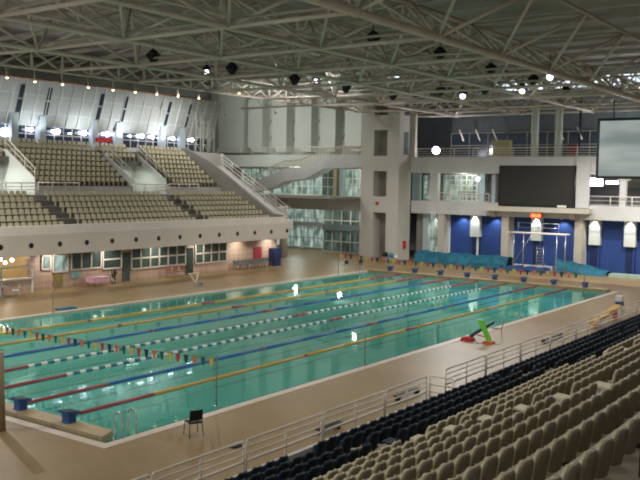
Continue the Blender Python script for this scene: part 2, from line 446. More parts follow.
# narrow bay between tower and blue wall
tag(MB().box(-13.9, -13.0, 64.3, 64.5, DZ, 4.95).build('door_1', M['grey']), 'grey door leaf beside the tower foot', 'door', kind='structure')
tag(MB().box(-12.95, -12.3, 63.9, 64.5, DZ, 4.95).build('column', M['palecol']), 'pale square column between tower door and ground-floor window', 'column', kind='structure')
def window_grid(name, x0, x1, z0, z1, y, nx, nz, glass, label, fr='frame', axis='y', th=.05, d=.08):
    t = thing(name, (x0, y, z0) if axis == 'y' else (y, x0, z0), label, 'window', kind='structure')
    def B(a0, a1, d0, d1, c0, c1):
        return MB().box(a0, a1, y + d0, y + d1, c0, c1) if axis == 'y' else MB().box(y + d0, y + d1, a0, a1, c0, c1)
    s = 1 if axis == 'y' else -1
    B(x0, x1, 0, .04 * s, z0, z1).build('pane', M[glass], t)
    f = MB()
    for i in range(nx + 1):
        a = x0 + (x1 - x0) * i / nx; q = B(a - th, a + th, -d * s, 0, z0, z1); f.add(q.v, q.f)
    for j in range(nz + 1):
        a = z0 + (z1 - z0) * j / nz; q = B(x0, x1, -d * s, 0, a - th, a + th); f.add(q.v, q.f)
    f.build('frame', M[fr], t)
    return t
WN = [0]
def wname(): WN[0] += 1; return f'window_{WN[0]}'
window_grid(wname(), -12.3, -11.0, DZ, 4.95, 64.3, 2, 6, 'litwin', 'tall lit window between the tower and the blue wall')
# second level behind the lower balcony
struct('wall_far_upper', MB().box(-14, 26, 66.5, 66.9, 6.25, 9.1), M['grey'], 'grey back wall of the lower balcony', 'wall')
window_grid(wname(), -14.2, -12.6, 6.3, 8.9, 66.2, 3, 5, 'litwin', 'lit gridded window on lower balcony nearest the tower')
window_grid(wname(), -11.8, -7.9, 6.3, 8.95, 66.2, 6, 5, 'litwin', 'wide lit gridded window on lower balcony left of the black scoreboard')
tag(MB().box(-11.8, -10.9, 63.05, 63.6, 6.25, 9.1).build('pier', M['conc']), 'concrete pier on the lower balcony beside the tower', 'pier', kind='structure')
tag(MB().box(-15.3, -14.4, 65.6, 66.1, 6.25, 9.1).build('column', M['palecol']), 'pale column on lower balcony hidden beside the tower', 'column', kind='structure')
tag(MB().box(-5.25, -4.85, 63.6, 64, 6.25, 9.1).build('column', M['palecol']), 'slim pale column on lower balcony beside the black scoreboard', 'column', kind='structure')
tag(MB().box(-7.6, -7.0, 65.8, 66.3, 6.25, 9.1).build('column', M['palecol']), 'pale flat column on lower balcony beside wide lit window', 'column', kind='structure')
# railings
def railing(x0, x1, y, z0, h, n, bars, label, m='steelw', axis='x', group='white balcony railings'):
    t = thing('railing', (x0, y, z0) if axis == 'x' else (y, x0, z0), label, 'railing', group)
    P = (lambda a, z: (a, y, z)) if axis == 'x' else (lambda a, z: (y, a, z))
    MB().tube(P(x0, z0 + h), P(x1, z0 + h), .045, 8).build('top_rail', M[m], t)
    for j in range(bars):
        z = z0 + .12 + (h - .15) * j / bars
        MB().tube(P(x0, z), P(x1, z), .022, 6).build('bar', M[m], t)
    for i in range(n + 1):
        a = x0 + (x1 - x0) * i / n
        MB().tube(P(a, z0), P(a, z0 + h), .04, 8).build('post', M[m], t)
    return t
railing(-10.9, -5.3, 63.2, 6.25, .85, 4, 2, 'white railing on lower balcony between pier and black scoreboard')
railing(4.6, 18, 63.2, 6.25, .85, 7, 2, 'white railing on lower balcony right of the black scoreboard')
railing(-13.4, 18, 63.2, 10.72, .85, 15, 3, 'long white railing along the upper gallery behind round columns')
railing(-40.5, -18.7, 62.6, 11.0, .85, 12, 3, 'white railing below the tall pale wall fins')

# scoreboard, ledge, red sign
t = thing('scoreboard', (-.29, 62.5, 5.952), 'large black scoreboard, switched off, above the blue wall', 'scoreboard')
MB().box(-3.98, 3.42, 62.45, 62.98, 5.952, 9.86).build('housing', M['black'], t)
MB().box(-3.82, 3.26, 62.42, 62.45, 6.22, 9.70).build('display_face', M['screenoff'], t)
MB().box(1.9, 2.75, 62.36, 62.42, 6.0, 6.2).build('maker_plate', M['white'], t)
tag(MB().box(3.5, 4.7, 62.7, 63, 6.0, 10.72).build('pier', M['conc']), 'plain concrete pier right of the black scoreboard', 'pier', kind='structure')
b = MB().box(-5.1, 5.0, 61.9, 63, 5.5, 5.95)
e = tag(b.build('ledge', M['parapet'], origin=(0, 62.4, 5.5)), 'projecting concrete ledge under the black scoreboard', 'ledge', kind='structure')
for x in (-4.6, 3.3):
    MB().prism([(62.0, 5.5), (63, 5.5), (63, 4.9), (62.7, 4.9)], 'x', x - .25, x + .25).build('bracket', M['parapet'], e)
t = thing('led_sign', (-.05, 62.2, 4.95), 'small red glowing sign hanging under the scoreboard ledge', 'sign')
MB().box(-.6, .5, 62.2, 62.4, 4.93, 5.42).build('housing', M['black'], t)
MB().box(-.52, -.02, 62.17, 62.2, 5.02, 5.34).build('lit_digits', M['led'], t)
MB().box(.04, .42, 62.17, 62.2, 5.02, 5.34).build('lit_digits', M['led'], t)
MB().box(-.15, .05, 62.2, 62.4, 5.4, 5.52).build('hanger', M['black'], t)
# lit signs on the lower balcony
t = thing('lit_sign', (3.95, 66, 7.9), 'bright white lit sign on lower balcony beside the projection screen', 'sign')
MB().box(3.0, 4.9, 66.1, 66.4, 8.0, 8.85).build('sign_box', M['frame'], t); MB().box(3.05, 4.85, 66.04, 66.1, 8.05, 8.8).build('sign_face', M['sign'], t)
t = thing('lit_sign', (5.65, 66, 7.9), 'smaller white lit sign under the corner of projection screen', 'sign')
MB().box(5.1, 6.35, 66.1, 66.4, 8.2, 8.6).build('sign_box', M['frame'], t); MB().box(5.15, 6.3, 66.04, 66.1, 8.28, 8.5).build('sign_face', M['sign'], t)
t = thing('lit_sign', (-7.55, 66, 8.3), 'small white lit lamp on lower balcony left of scoreboard', 'sign')
MB().box(-8.1, -7.0, 66.1, 66.4, 8.35, 8.75).build('sign_box', M['frame'], t); MB().box(-8.05, -7.05, 66.04, 66.1, 8.4, 8.7).build('sign_face', M['lampb'], t)
# dark recess right of the signs
tag(MB().box(3.4, 20, 66.3, 66.48, 6.3, 7.9).build('partition', M['dark']), 'dark panel behind the railing right of the scoreboard', 'panel', kind='structure')
tag(MB().box(7.2, 7.75, 63.5, 64.0, 6.25, 9.1).build('column', M['conc']), 'grey column under the projection screen', 'column', kind='structure')

# projection screen
t = thing('projection_screen', (11, 55, 8.6), 'large hanging projection screen showing a blurred grey picture', 'projection screen')
MB().box(7.75, 15.2, 55.05, 55.3, 8.62, 13.5).build('housing', M['black'], t)
MB().box(7.98, 14.97, 55.0, 55.05, 8.85, 13.28).build('screen_face', M['screen'], t)
for x in (9, 14): MB().tube((x, 55.2, 13.5), (x, 55.2, 15), .04).build('hanger_rod', M['black'], t)
MB().box(9.6, 10.6, 54.95, 55.1, 8.5, 8.62).build('bottom_clip', M['white'], t)

# gallery top: columns, back glazing
for x, l in ((-1.05, 'white round column above the scoreboard, nearer the tower'), (1.28, 'white round column above the scoreboard, nearer the projection screen')):
    tag(MB().tube((x, 63.8, 10.72), (x, 63.8, 16.5), .36, 20).build('column', M['wallwhite']), l, 'column', 'round gallery columns', 'structure')
struct('wall_far_gallery', MB().box(-14, 30, 72, 72.3, 10.7, 20), M['dark'], 'dark back wall of the upper gallery', 'wall')
window_grid(wname(), -13.9, 26, 10.9, 13.6, 71.7, 18, 2, 'glassblue', 'long dark window strip at the back of upper gallery', 'grey')
tag(MB().box(-5.65, -3.95, 64.5, 65.3, 10.72, 12.4).build('cabinet', M['cream']), 'cream box cabinet behind the gallery railing', 'cabinet')
tag(MB().box(1.85, 2.7, 64.6, 64.9, 10.72, 11.9).build('banner', mat('dull_red_cloth', '#7A2630', .8)), 'small red banner behind the gallery railing by round column', 'banner')
tag(MB().tube((3.1, 64.4, 10.72), (3.1, 64.4, 16), .1, 8).build('pipe', M['black']), 'thin dark vertical pipe beside the round columns', 'pipe')
t = thing('floodlight', (-12.75, 66, 10.72), 'blinding white floodlight on the gallery floor beside tower', 'floodlight')
MB().tube((-12.75, 66, 10.72), (-12.75, 66, 11.3), .05).build('stand', M['black'], t)
MB().ball((-12.75, 66, 11.5), .42).build('lamp_glass', M['lampw'], t)
tag(MB().box(-14.0, -13.6, 63.0, 63.4, 10.72, 15.3).build('column', M['parapet']), 'slender pale post at gallery corner beside the tower', 'column', kind='structure')
# bent struts behind the gallery
for i in range(5):
    x = -11.6 + i * 1.9 + (5.2 if i > 2 else 0)
    tag(MB().tube((x, 69, 13.8), (x + .55, 69, 12.6), .07).build('hanging_strut', M['steelw']), f'short slanted white strut in the dark upper gallery, {nth(i+1)} from the tower', 'strut', 'slanted struts in the gallery')

# clerestory windows above the far wall
CL = [(3.0, 5.0, 17.4, 19.1), (5.2, 7.6, 17.3, 19.3), (7.8, 11, 17.0, 19.3), (-8.2, -5.6, 17.7, 18.9), (-5.4, -2.8, 17.6, 18.8), (-2.6, 0, 17.6, 18.7), (.2, 2.8, 17.6, 18.6), (-25.5, -23, 19.0, 21.6), (-22.8, -19.4, 18.8, 21.4)]
for i, (x0, x1, z0, z1) in enumerate(CL):
    window_grid(wname(), x0, x1, z0, z1, 70, 2, 1, 'sky', f'bright clerestory pane glimpsed through the roof trusses, {nth(i+1)} of its run', 'truss2', th=.04)

# ------------------------------------------------------------------ tower
b = MB()
ops = [(DZ, 4.95), (6.6, 9.2), (10.75, 13.4), (14.9, 16.4)]
b.box(-18.55, -17.0, 60.5, 63, DZ, 17.2); b.box(-15.4, -14.0, 60.5, 63, DZ, 17.2)
zs = [4.95, 6.6, 9.2, 10.75, 13.4, 14.9, 16.4, 17.2]
for i in range(0, 8, 2): b.box(-17.0, -15.4, 60.5, 63, zs[i], zs[i+1])
tw = struct('wall_tower', b, M['tower'], 'tall tan stair tower with four stacked openings', 'tower')
for z0, z1 in ops:
    MB().box(-17.0, -15.4, 61.9, 62.1, z0, z1).build('opening_back', M['grey'], tw)
    MB().box(-16.2, -16.12, 61.7, 61.9, z0, z1).build('mullion', M['tread'], tw)
# side face slots of the tower
for z0, z1 in ((14.9, 16.2), (10.9, 13.2)):
    MB().box(-14.01, -13.98, 61.4, 62.3, z0, z1).build('side_slot', M['dark'], tw)
tag(MB().box(-16.6, -16.3, 60.4, 60.5, 5.75, 6.05).build('alarm_wall_lamp', M['redp']), 'tiny red alarm lamp on the tower front', 'alarm')
tag(MB().box(-13.99, -13.8, 61.6, 62.0, 1.3, 2.1).build('fire_cabinet', M['redp']), 'small red cabinet on the side of tower foot', 'cabinet')

# ------------------------------------------------------------------ left far lobby
struct('lobby_slab', MB().box(-44, -18.55, 61.6, 68, 4.95, 6.45), M['conc'], 'lower concrete slab edge between stand and tower', 'balcony edge')
struct('concourse_slab', MB().box(-44, -18.55, 62.5, 70, 9.65, 11.0), M['wallwhite'], 'upper pale slab edge below the tall wall fins', 'balcony edge')
struct('wall_lobby', MB().box(-44, -18.55, 68, 68.3, DZ, 11), M['grey'], 'grey back wall of the glazed lobby', 'wall')
window_grid(wname(), -40, -27.5, 6.45, 9.5, 66.5, 8, 3, 'litwin', 'bright windows behind the side stair')
window_grid(wname(), -27.2, -24.0, 6.45, 9.5, 65.8, 4, 3, 'litwin2', 'teal lit window under the side stair landing')
window_grid(wname(), -23.6, -18.7, 6.45, 9.4, 65.2, 5, 3, 'litwin', 'bright window beside the tower at balcony height')
window_grid(wname(), -40, -26.2, DZ + .1, 4.9, 67.3, 9, 4, 'litwin', 'tall lit lobby glazing at the end of stand building')
window_grid(wname(), -25.9, -18.6, DZ + .1, 4.9, 64.4, 6, 4, 'litwin2', 'dim green lobby glazing beside the tower')
tag(MB().box(-40, -26.1, 66.6, 67.2, 2.75, 3.25).build('beam', M['grey']), 'grey floor beam across the lit lobby glazing', 'beam', kind='structure')
tag(MB().box(-25.9, -18.6, 64.0, 64.35, 2.6, 3.3).build('beam', M['dark']), 'dark floor beam across the dim lobby glazing', 'beam', kind='structure')
tag(MB().box(-24.3, -23.7, 65.0, 65.5, 6.45, 9.6).build('column', M['palecol']), 'pale column under the side stair landing', 'column', kind='structure')
tag(MB().box(-25.0, -24.75, 64.9, 65.4, 6.45, 9.6).build('column', M['wood']), 'ochre post beside the pale column under the side stair', 'column', kind='structure')
tag(MB().tube((-25.2, 56.1, DZ), (-25.2, 56.1, 6.2), .42, 20).build('column', M['parapet']), 'round tan column at the end of the stand building', 'column', kind='structure')
tag(MB().box(-30.5, -18.6, 55, 61.7, 6.3, 6.5).build('soffit', M['grey']), 'grey soffit in front of the lobby glazing', 'soffit', kind='structure')
# side stair
lo = [(-35.2, 6.35), (-32.2, 6.95), (-30.0, 7.3), (-28.8, 7.95), (-25.8, 8.3), (-23.3, 9.45), (-18.6, 9.6)]
up = [(-35.2, 7.5), (-32.8, 7.9), (-30.5, 8.8), (-28.8, 9.4), (-26.6, 9.5), (-23.3, 10.75), (-18.6, 10.8)]
t = thing('staircase', (-27, 61, 6.4), 'concrete side stair rising towards the tower with a mid landing', 'staircase')
MB().prism(lo + up[::-1], 'y', 60.6, 62.4).build('flight', M['conc'], t)
for i in range(len(up) - 1):
    (xa, za), (xb, zb) = up[i], up[i+1]
    MB().tube((xa, 60.7, za + .85), (xb, 60.7, zb + .85), .05).build('handrail', M['cream'], t)
    n = max(2, int((xb - xa) / .3))
    q = MB()
    for j in range(n):
        f = j / n; x = xa + (xb - xa) * f; z = za + (zb - za) * f
        q.tube((x, 60.7, z), (x, 60.7, z + .85), .035, 5)
    q.build('balusters', M['cream'], t)

# tall fins (sawtooth wall)
struct('wall_sawtooth', MB().box(-44, -18.55, 65.2, 65.5, 11, 22), M['wallshade'], 'recessed wall toned grey for shade behind tall pale fins', 'wall')
fx = [(-41.6, -37.6), (-36.9, -34.75), (-33.25, -31.15), (-29.85, -27.6), (-26.3, -24.3), (-22.95, -20.85)]
for i, (x0, x1) in enumerate(fx):
    t = thing('wall_fin', ((x0 + x1) / 2, 64, 11.3), f'tall pale vertical wall fin beside the tower, {nth(6 - i)} from the tower', 'wall panel', 'tall pale wall fins')
    poly = [(x0, 12.1), (x0 + 1.1, 11.35), (x1, 11.35), (x1, 20), (x0, 20)] if i else [(x0, 11.35), (x1, 11.35), (x1, 20), (x0, 20)]
    MB().prism(poly, 'y', 63.9, 64.1).build('panel_face', M['wallwhite'], t)
    MB().prism([(x1, 11.35), (x1 + .1, 11.35), (x1 + .1, 20), (x1, 20)], 'y', 63.85, 65.2).build('return_face', M['wallwhite'], t)
    for z in (13.2, 15.2, 17.2):
        MB().tube((x1 + .35, 64.9, z - .5), (x1 + .9, 64.9, z + .5), .05, 5).build('stay', M['grey'], t)
tag(MB().box(-19.5, -18.7, 64.2, 65.2, 11.0, 18).build('pier', M['parapet']), 'cream pier at the tower side of pale fins', 'pier', kind='structure')

# ------------------------------------------------------------------ left stand building
YS, YE = -25, 48.4
b = MB().box(-20.4, -20.0, 21.1, YE - .1, DZ, 2.7)
struct('wall_left_ground', b, M['pink'], 'pinkish tiled ground-floor wall under the stand', 'wall')
struct('stand_soffit', MB().box(-34, -18.9, YS, YE, 2.68, 2.8), M['grey'], 'soffit of the overhanging stand', 'soffit')
b = MB().prism([(-18.7, 2.68), (-18.7, 4.1), (-18.95, 4.68), (-19.35, 4.68), (-19.35, 2.8)], 'y', YS, YE)
fa = struct('stand_fascia', b, M['fascia'], 'long plain fascia of the far stand with round dark vents', 'fascia')
for i in range(14):
    y = 17.9 + i * 2.335
    MB().tube((-18.69, y, 3.38), (-18.75, y, 3.38), .19, 14).build('round_vent', M['black'], fa)
    
def lwin(y0, y1, z0, z1, ny, nz, glass, label):
    window_grid(wname(), y0, y1, z0, z1, -19.93, ny, nz, glass, label, axis='x', th=.05, d=.07)
lwin(30.2, 36.1, 1.0, 2.6, 6, 2, 'glassgreen', 'two-row window strip left of the middle door under the stand')
lwin(37.3, 41.2, .95, 2.6, 4, 2, 'glassgreen', 'two-row window strip right of the middle door under the stand')
lwin(27.4, 29.2, 1.2, 2.6, 1, 2, 'glassdark', 'kiosk window left of the near door under the stand')
lwin(22.0, 22.7, 1.55, 2.5, 1, 1, 'litwin', 'small bright window beside the reception corner')
lwin(22.9, 24.2, 1.3, 2.5, 1, 1, 'litwin', 'bright bluish window above the green notice board')
lwin(24.5, 27.2, 1.35, 2.6, 3, 1, 'glassgreen', 'dull green window above the pink covered table')
for n, (y0, y1) in enumerate(((29.35, 30.05), (36.25, 37.05))):
    t = thing(f'door_{n+2}', (-19.95, (y0 + y1) / 2, DZ), ['dark door in the stand wall beside the kiosk window', 'dark door in the stand wall between two window strips'][n], 'door', kind='structure')
    MB().box(-19.97, -19.9, y0, y1, DZ, 2.3).build('leaf', M['glassdark'], t)
    MB().tube((-19.88, y1 - .1, 1.0), (-19.88, y1 - .1, 1.3), .02).build('handle', M['steel'], t)
tag(MB().box(-19.99, -19.9, 23.0, 23.7, .3, 1.15).build('notice_sign', mat('olive_board', '#8C7F4A', .7)), 'olive notice board on the wall near reception', 'notice board')
tag(MB().box(-19.99, -19.9, 24.5, 25.3, .75, 1.2).build('notice_sign', mat('pale_blue_board', '#7FA6A8', .7)), 'pale blue notice board left of the pink covered table', 'notice board')
tag(MB().box(-19.99, -19.92, 44.95, 46.1, .9, 1.95).build('wall_board', mat('dull_red_board', '#A0303C', .7)), 'red square board on the wall above stacked chairs', 'board')
t = thing('locker', (-19.6, 47.7, DZ), 'navy blue upright locker at the end of the stand wall', 'locker')
MB().box(-19.95, -19.3, 47.15, 48.2, DZ, 1.75).build('body', M['locker'], t)
MB().box(-19.3, -19.27, 47.2, 47.66, .2, 1.68).build('door', M['locker'], t); MB().box(-19.3, -19.27, 47.7, 48.15, .2, 1.68).build('door', M['locker'], t)
# row of grey chairs stored along the wall
def plain_chair(x, y, rz, z, mseat, mleg, label, group=None, name='chair'):
    t = thing(name, (x, y, z), label, 'chair', group, rz=rz)
    MB().box(-.22, .22, -.21, .21, .42, .455).build('seat', M[mseat], t, local=True)
    b = MB().prism([(.2, .52), (.25, .84), (.225, .84), (.175, .52)], 'y', -.21, .21); b.build('backrest', M[mseat], t, local=True)
    for sx, sy in ((-1, -1), (-1, 1)):
        MB().tube((-.2, .2*sy, .43), (-.24, .23*sy, 0), .014).build('leg', M[mleg], t, local=True)
    for sy in (-1, 1):
        MB().path([(.27, .23*sy, 0), (.19, .2*sy, .43), (.24, .2*sy, .82)], .014).build('leg', M[mleg], t, local=True)
    return t
for i in range(10):
    plain_chair(-19.35, 41.9 + i * .5, PI, DZ, 'dark', 'steel', f'dark grey chair in the row under the red board, {nth(i+1)} from the left', 'dark grey chairs along the stand wall')
for i in range(3):
    plain_chair(-19.2, 33.6 + i * .8, PI * .9, DZ, 'dullred', 'steel', f'reddish chair before the window strip left of middle door, {nth(i+1)} from the left', 'reddish chairs under the windows')
# the black chair on the near deck and two by the far pool corner
c = plain_chair(12.45, 3.35, math.radians(-25), DZ, 'black', 'black', 'black chair with thin metal legs alone on near deck beside the pool')
plain_chair(-12.6, 49.0, PI * .5, DZ, 'black', 'steel', 'dark chair at the far pool corner, left of the two')
plain_chair(-11.9, 50.3, PI * .5, DZ, 'black', 'steel', 'dark chair at the far pool corner, right of the two')
# pink covered table
t = thing('table', (-19.2, 26.3, DZ), 'small table with pink cloth against the stand wall', 'table')
MB().box(-19.6, -18.8, 25.6, 27.0, .72, .76).build('tabletop', M['white'], t)
MB().prism([(25.58, .40), (27.02, .35), (27.02, .78), (25.58, .78)], 'x', -19.62, -18.78).build('cloth', M['pinkcloth'], t)
for sx in (-19.55, -18.85):
    for sy in (25.7, 26.9): MB().tube((sx, sy, DZ), (sx, sy, .72), .025).build('leg', M['steel'], t)
t = thing('plant', (-19.4, 28.0, DZ), 'dark potted plant between pink table and kiosk window', 'plant')
MB().tube((-19.4, 28.0, DZ), (-19.4, 28.0, .5), .16, 12, .22).build('pot', M['grey'], t)
pl = MB(); rn = random.Random(2)
for k in range(40):
    a = rn.random() * 6.28; h = .5 + rn.random() * .7; q = .1 + rn.random() * .25
    p0 = (-19.4, 28.0, .5); p1 = (-19.4 + q * math.cos(a), 28.0 + q * math.sin(a), h)
    d = .05; pl.add([p0, (p1[0] + d * math.sin(a), p1[1] - d * math.cos(a), p1[2] - .1), p1, (p1[0] - d * math.sin(a), p1[1] + d * math.cos(a), p1[2] - .1)], [(0, 1, 2, 3)])
pl.build('foliage', mat('dark_leaves', '#33452F', .6), t)
# reception corner: warm room, counter, round table and chairs
struct('wall_reception', MB().box(-24.4, -24.2, 8, 34, DZ, 2.68), M['wood'], 'warm wooden back wall of the reception', 'wall')
t = thing('counter', (-19.9, 19.8, DZ), 'white-framed reception counter at left edge under the stand', 'counter')
MB().box(-20.3, -19.7, 18.6, 21.0, DZ, 1.0).build('front', M['pink'], t); MB().box(-20.4, -19.6, 18.5, 21.1, 1.0, 1.08).build('counter_top', M['white'], t)
for y in (18.6, 21.0): MB().box(-19.72, -19.6, y - .06, y + .06, DZ, 1.9).build('post', M['white'], t)
MB().box(-19.72, -19.6, 18.6, 21.0, 1.84, 1.96).build('header', M['white'], t)
t = thing('round_table', (-18.6, 17.9, DZ), 'small grey round table before the reception at left edge', 'table')
MB().tube((-18.6, 17.9, .8), (-18.6, 17.9, .84), .5, 20).build('tabletop', M['grey'], t); MB().tube((-18.6, 17.9, DZ), (-18.6, 17.9, .8), .05).build('leg', M['steel'], t); MB().tube((-18.6, 17.9, DZ), (-18.6, 17.9, DZ+.04), .28, 16).build('base', M['steel'], t)
plain_chair(-18.4, 18.8, PI * .3, DZ, 'white', 'white', 'white chair beside the small round table before reception')
plain_chair(-18.3, 17.1, -PI * .4, DZ, 'white', 'white', 'white chair at left photo edge by the round table')
for i, (y, z) in enumerate(((19.8, 2.3), (20.3, 2.5), (20.15, 2.05), (20.7, 2.2))):
    t = thing('lamp', (-21.5, y, z), f'bright round reception lamp, {nth(i+1)} from the left of the cluster', 'lamp', 'reception lamps')
    MB().ball((-21.5, y, z), .12).build('bulb', M['lampb'], t); MB().tube((-21.5, y, z + .1), (-21.5, y, 2.66), .01).build('cord', M['cord'], t)
# lifeguard chair / reel on the far deck
t = thing('lane_rope_reel', (-13.9, 31.3, DZ), 'white framed folding stand on the far deck before the middle door', 'stand')
MB().path([(-14.1, 30.6, 1.05), (-13.9, 31.3, DZ + .02)], .03).build('leg', M['steelw'], t); MB().path([(-14.1, 31.5, 1.0), (-13.9, 31.0, DZ + .02)], .03).build('leg', M['steelw'], t)
MB().path([(-14.1, 30.5, 1.05), (-14.1, 31.6, 1.05)], .03).build('crossbar', M['steelw'], t); MB().box(-14.1, -13.7, 31.0, 31.6, DZ, .35).build('foot_box', M['grey'], t)
t.name = 'folding_stand'
tag(MB().box(-11.75, -11.2, 16.8, 18.0, DZ + .012, DZ + .1).build('float_board', M['tarp']), 'small teal float lying on the far pool edge', 'float')

# ------------------------------------------------------------------ left stand seating tiers
def step_profile(rows, x0, dx, z0, dz, base):
    # stepped polygon (x decreasing)
    pts = [(x0 + .4, base)]
    for i in range(rows):
        xa = x0 + .4 + dx * i; z = z0 + dz * i
        pts += [(xa, z), (xa + dx, z)]
    pts.append((x0 + .4 + dx * rows, base))
    return pts
LR, LX, LDX, LZ, LDZ = 6, -20.1, -.86, 4.15, .42
UR, UX, UDX, UZ, UDZ = 8, -27.2, -.63, 7.35, .45
b = MB().prism(step_profile(LR, LX, LDX, LZ, LDZ, 2.8), 'y', YS, YE - .3)
struct('lower_tier', b, M['farconc'], 'stepped concrete of the lower tier of far stand', 'terrace')
struct('cross_aisle', MB().box(-27.0, -24.8, YS, YE - .3, 5.8, 6.62), M['grey'], 'cross aisle between the two tiers of far stand', 'walkway')
VOM = [(22.4, 26.5), (36.5, 40.6)]
b = MB()
ys = [YS, VOM[0][0], VOM[0][1], VOM[1][0], VOM[1][1], YE - .3]
full = step_profile(UR, UX, UDX, UZ, UDZ, 6.6)
top = [(UX + .4 + UDX * 5, UZ + UDZ * 4)] 
for i in range(5):
    if i % 2 == 0: b.prism(full, 'y', ys[i], ys[i+1])
    else:
        pts = [(UX + .4 + UDX * 5, UZ + UDZ * 4)]
        for k in range(5, UR):
            xa = UX + .4 + UDX * k; pts += [(xa, UZ + UDZ * k), (xa + UDX, UZ + UDZ * k)]
        pts += [(UX + .4 + UDX * UR, UZ + UDZ * 4)]
        b.prism(pts, 'y', ys[i], ys[i+1])
struct('upper_tier', b, M['farconc'], 'stepped concrete of the upper tier of far stand', 'terrace')
struct('stand_back', MB().box(-34, UX + .4 + UDX * UR, YS, 54, 6.6, UZ + UDZ * UR - .1), M['conc'], 'walkway behind the top row of far stand', 'walkway')
# fix: keep the vomitories open by lit passages set inside
for n, (y0, y1) in enumerate(VOM):
    t = thing('entry_passage', (-26.8, (y0 + y1) / 2, 6.62), ['white lit entry passage at the left edge of far stand', 'white lit entry passage through the right part of far stand'][n], 'passage', 'entry passages', 'structure')
    MB().box(-31.0, -30.8, y0, y1, 6.62, 9.15).build('back_wall', M['wallwhite'], t)
    for y in (y0 + .04, y1 - .04):
        MB().prism([(-26.7, 6.62), (-26.7, 7.9), (-30.4, 10.2), (-31, 10.2), (-31, 6.62)], 'x' if False else 'y', y - .04, y + .04).build('cheek_wall', M['wallwhite'], t)
    l = bpy.data.lights.new('passage_light', 'AREA'); l.energy = 70; l.size = 1.2; l.color = (.92, 1, .97)
    lo_ = bpy.data.objects.new('passage_light', l); COL.objects.link(lo_); lo_.location = (-29.2, (y0 + y1) / 2, 8.9)
    for y in (y0, y1):
        q = thing('stair_rail', (-27, y, 7.9), f'sloping white rail on the {"left" if y == y0 else "right"} cheek of the {["left-edge", "right-hand"][n]} entry passage', 'railing', 'sloping passage rails')
        MB().tube((-26.8, y, 8.7), (-30.6, y, 11.2), .04).build('top_rail', M['steelw'], q); MB().tube((-26.8, y, 8.3), (-30.6, y, 10.8), .025).build('bar', M['steelw'], q)
        for k in range(4):
            f = k / 3; MB().tube((-26.8 - 3.8 * f, y, 7.8 + 2.45 * f), (-26.8 - 3.8 * f, y, 8.7 + 2.5 * f), .035).build('post', M['steelw'], q)
    railing(y0, y1, -26.6, 6.62, .9, 3, 3, ['white guard rail across the left-edge entry passage', 'white guard rail across the right-hand entry passage'][n], axis='y', group='stand guard rails')
# front wall of the upper tier with railing pieces
for n, (y0, y1) in enumerate(((26.5, 36.5), (40.6, YE - .4))):
    tag(MB().box(-26.8, -26.72, y0, y1, 6.62, 7.3).build('tier_wall', M['conc']), ['low wall below the upper tier, middle block', 'low wall below the upper tier, right block'][n], 'wall', kind='structure')
    railing(y0 + .1, y0 + 4.0, -26.5, 6.62, .95, 3, 3, ['white guard rail before the middle upper block', 'white guard rail before the right upper block'][n], axis='y', group='stand guard rails')
# end parapet of the stand and its stair rail
sl = [(-19.2, 4.1), (-19.2, 4.85), (-20.4, 4.95), (-27.9, 9.6), (-31.8, 11.2), (-32.4, 11.2), (-32.4, 6), (-24, 4.1)]
struct('stand_end_wall', MB().prism(sl, 'y', YE - .3, YE), M['grey'], 'sloping end parapet of the far stand', 'wall')
t = thing('stair_rail', (-19, 49.2, 4.6), 'sloping white stair rail beyond the end of far stand', 'railing')
for dz in (.95, .55, .2): MB().tube((-19.2, 48.9, 4.7 + dz), (-27.5, 48.9, 9.6 + dz), .035).build('bar', M['steelw'], t)
for k in range(7):
    f = k / 6; MB().tube((-19.2 - 8.3 * f, 48.9, 4.3 + 4.9 * f), (-19.2 - 8.3 * f, 48.9, 5.65 + 4.9 * f), .035).build('post', M['steelw'], t)
MB().tube((-18.9, 48.9, 5.6), (-18.9, 46.9, 5.6), .035).build('bar', M['steelw'], t)
struct('end_stair', MB().prism([(-18.9, 4.2), (-27.8, 9.4), (-27.8, 8.6), (-18.9, 3.4)], 'y', YE, YE + 1.1), M['conc'], 'sloping stair flight beyond the end of far stand', 'stair')

# far seats
sm = MB()
sm.box(-.22, .0, -.185, .185, .36, .41)
sm.prism([(-.24, .38), (-.29, .70), (-.25, .70), (-.19, .38)], 'y', -.185, .185)
sm.box(-.16, -.1, -.06, .06, 0, .34)
FARMESH = sm.mesh('bucket_seat', M['farseat'])
far = []
def aisle(y, A): return any(abs(y - a) < .62 for a in A)
for tier, (R, X, DX, Z, DZs, A) in enumerate(((LR, LX, LDX, LZ, LDZ, (24.9, 38.4)), (UR, UX, UDX, UZ, UDZ, ()))):
    for r in range(R):
        y = 14.0; n = 0
        while y < YE - .6:
            ok = not aisle(y, A)
            if tier == 1 and r < 5 and any(a - .3 < y < c + .3 for a, c in VOM): ok = False
            if tier == 1 and (40.7 < y < 41.6 or any(abs(y - q) < .36 for vv in VOM for q in vv)): ok = False
            p = (X + .1 + DX * r, y, Z + DZs * r)
            if ok and in_frame((p[0], p[1], p[2] + .4), 8):
                n += 1; far.append((tier, r, n, p))
            y += .52
far_sorted = sorted(far, key=lambda s: (Vector(s[3]) - CAM).length)
indiv = set(map(id, far_sorted[:300]))
rest = MB()
for s in far:
    tier, r, n, p = s
    if id(s) in indiv:
        o = bpy.data.objects.new('bucket_seat', FARMESH); COL.objects.link(o); o.location = p
        tn = 'lower' if tier == 0 else 'upper'
        tag(o, f'small beige seat of far stand, {tn} tier, {nth(r+1)} row up, {nth(n)} from left photo edge', 'seat', 'beige seats of the far stand')
    else:
        rest.add([(v[0] + p[0], v[1] + p[1], v[2] + p[2]) for v in sm.v], sm.f)
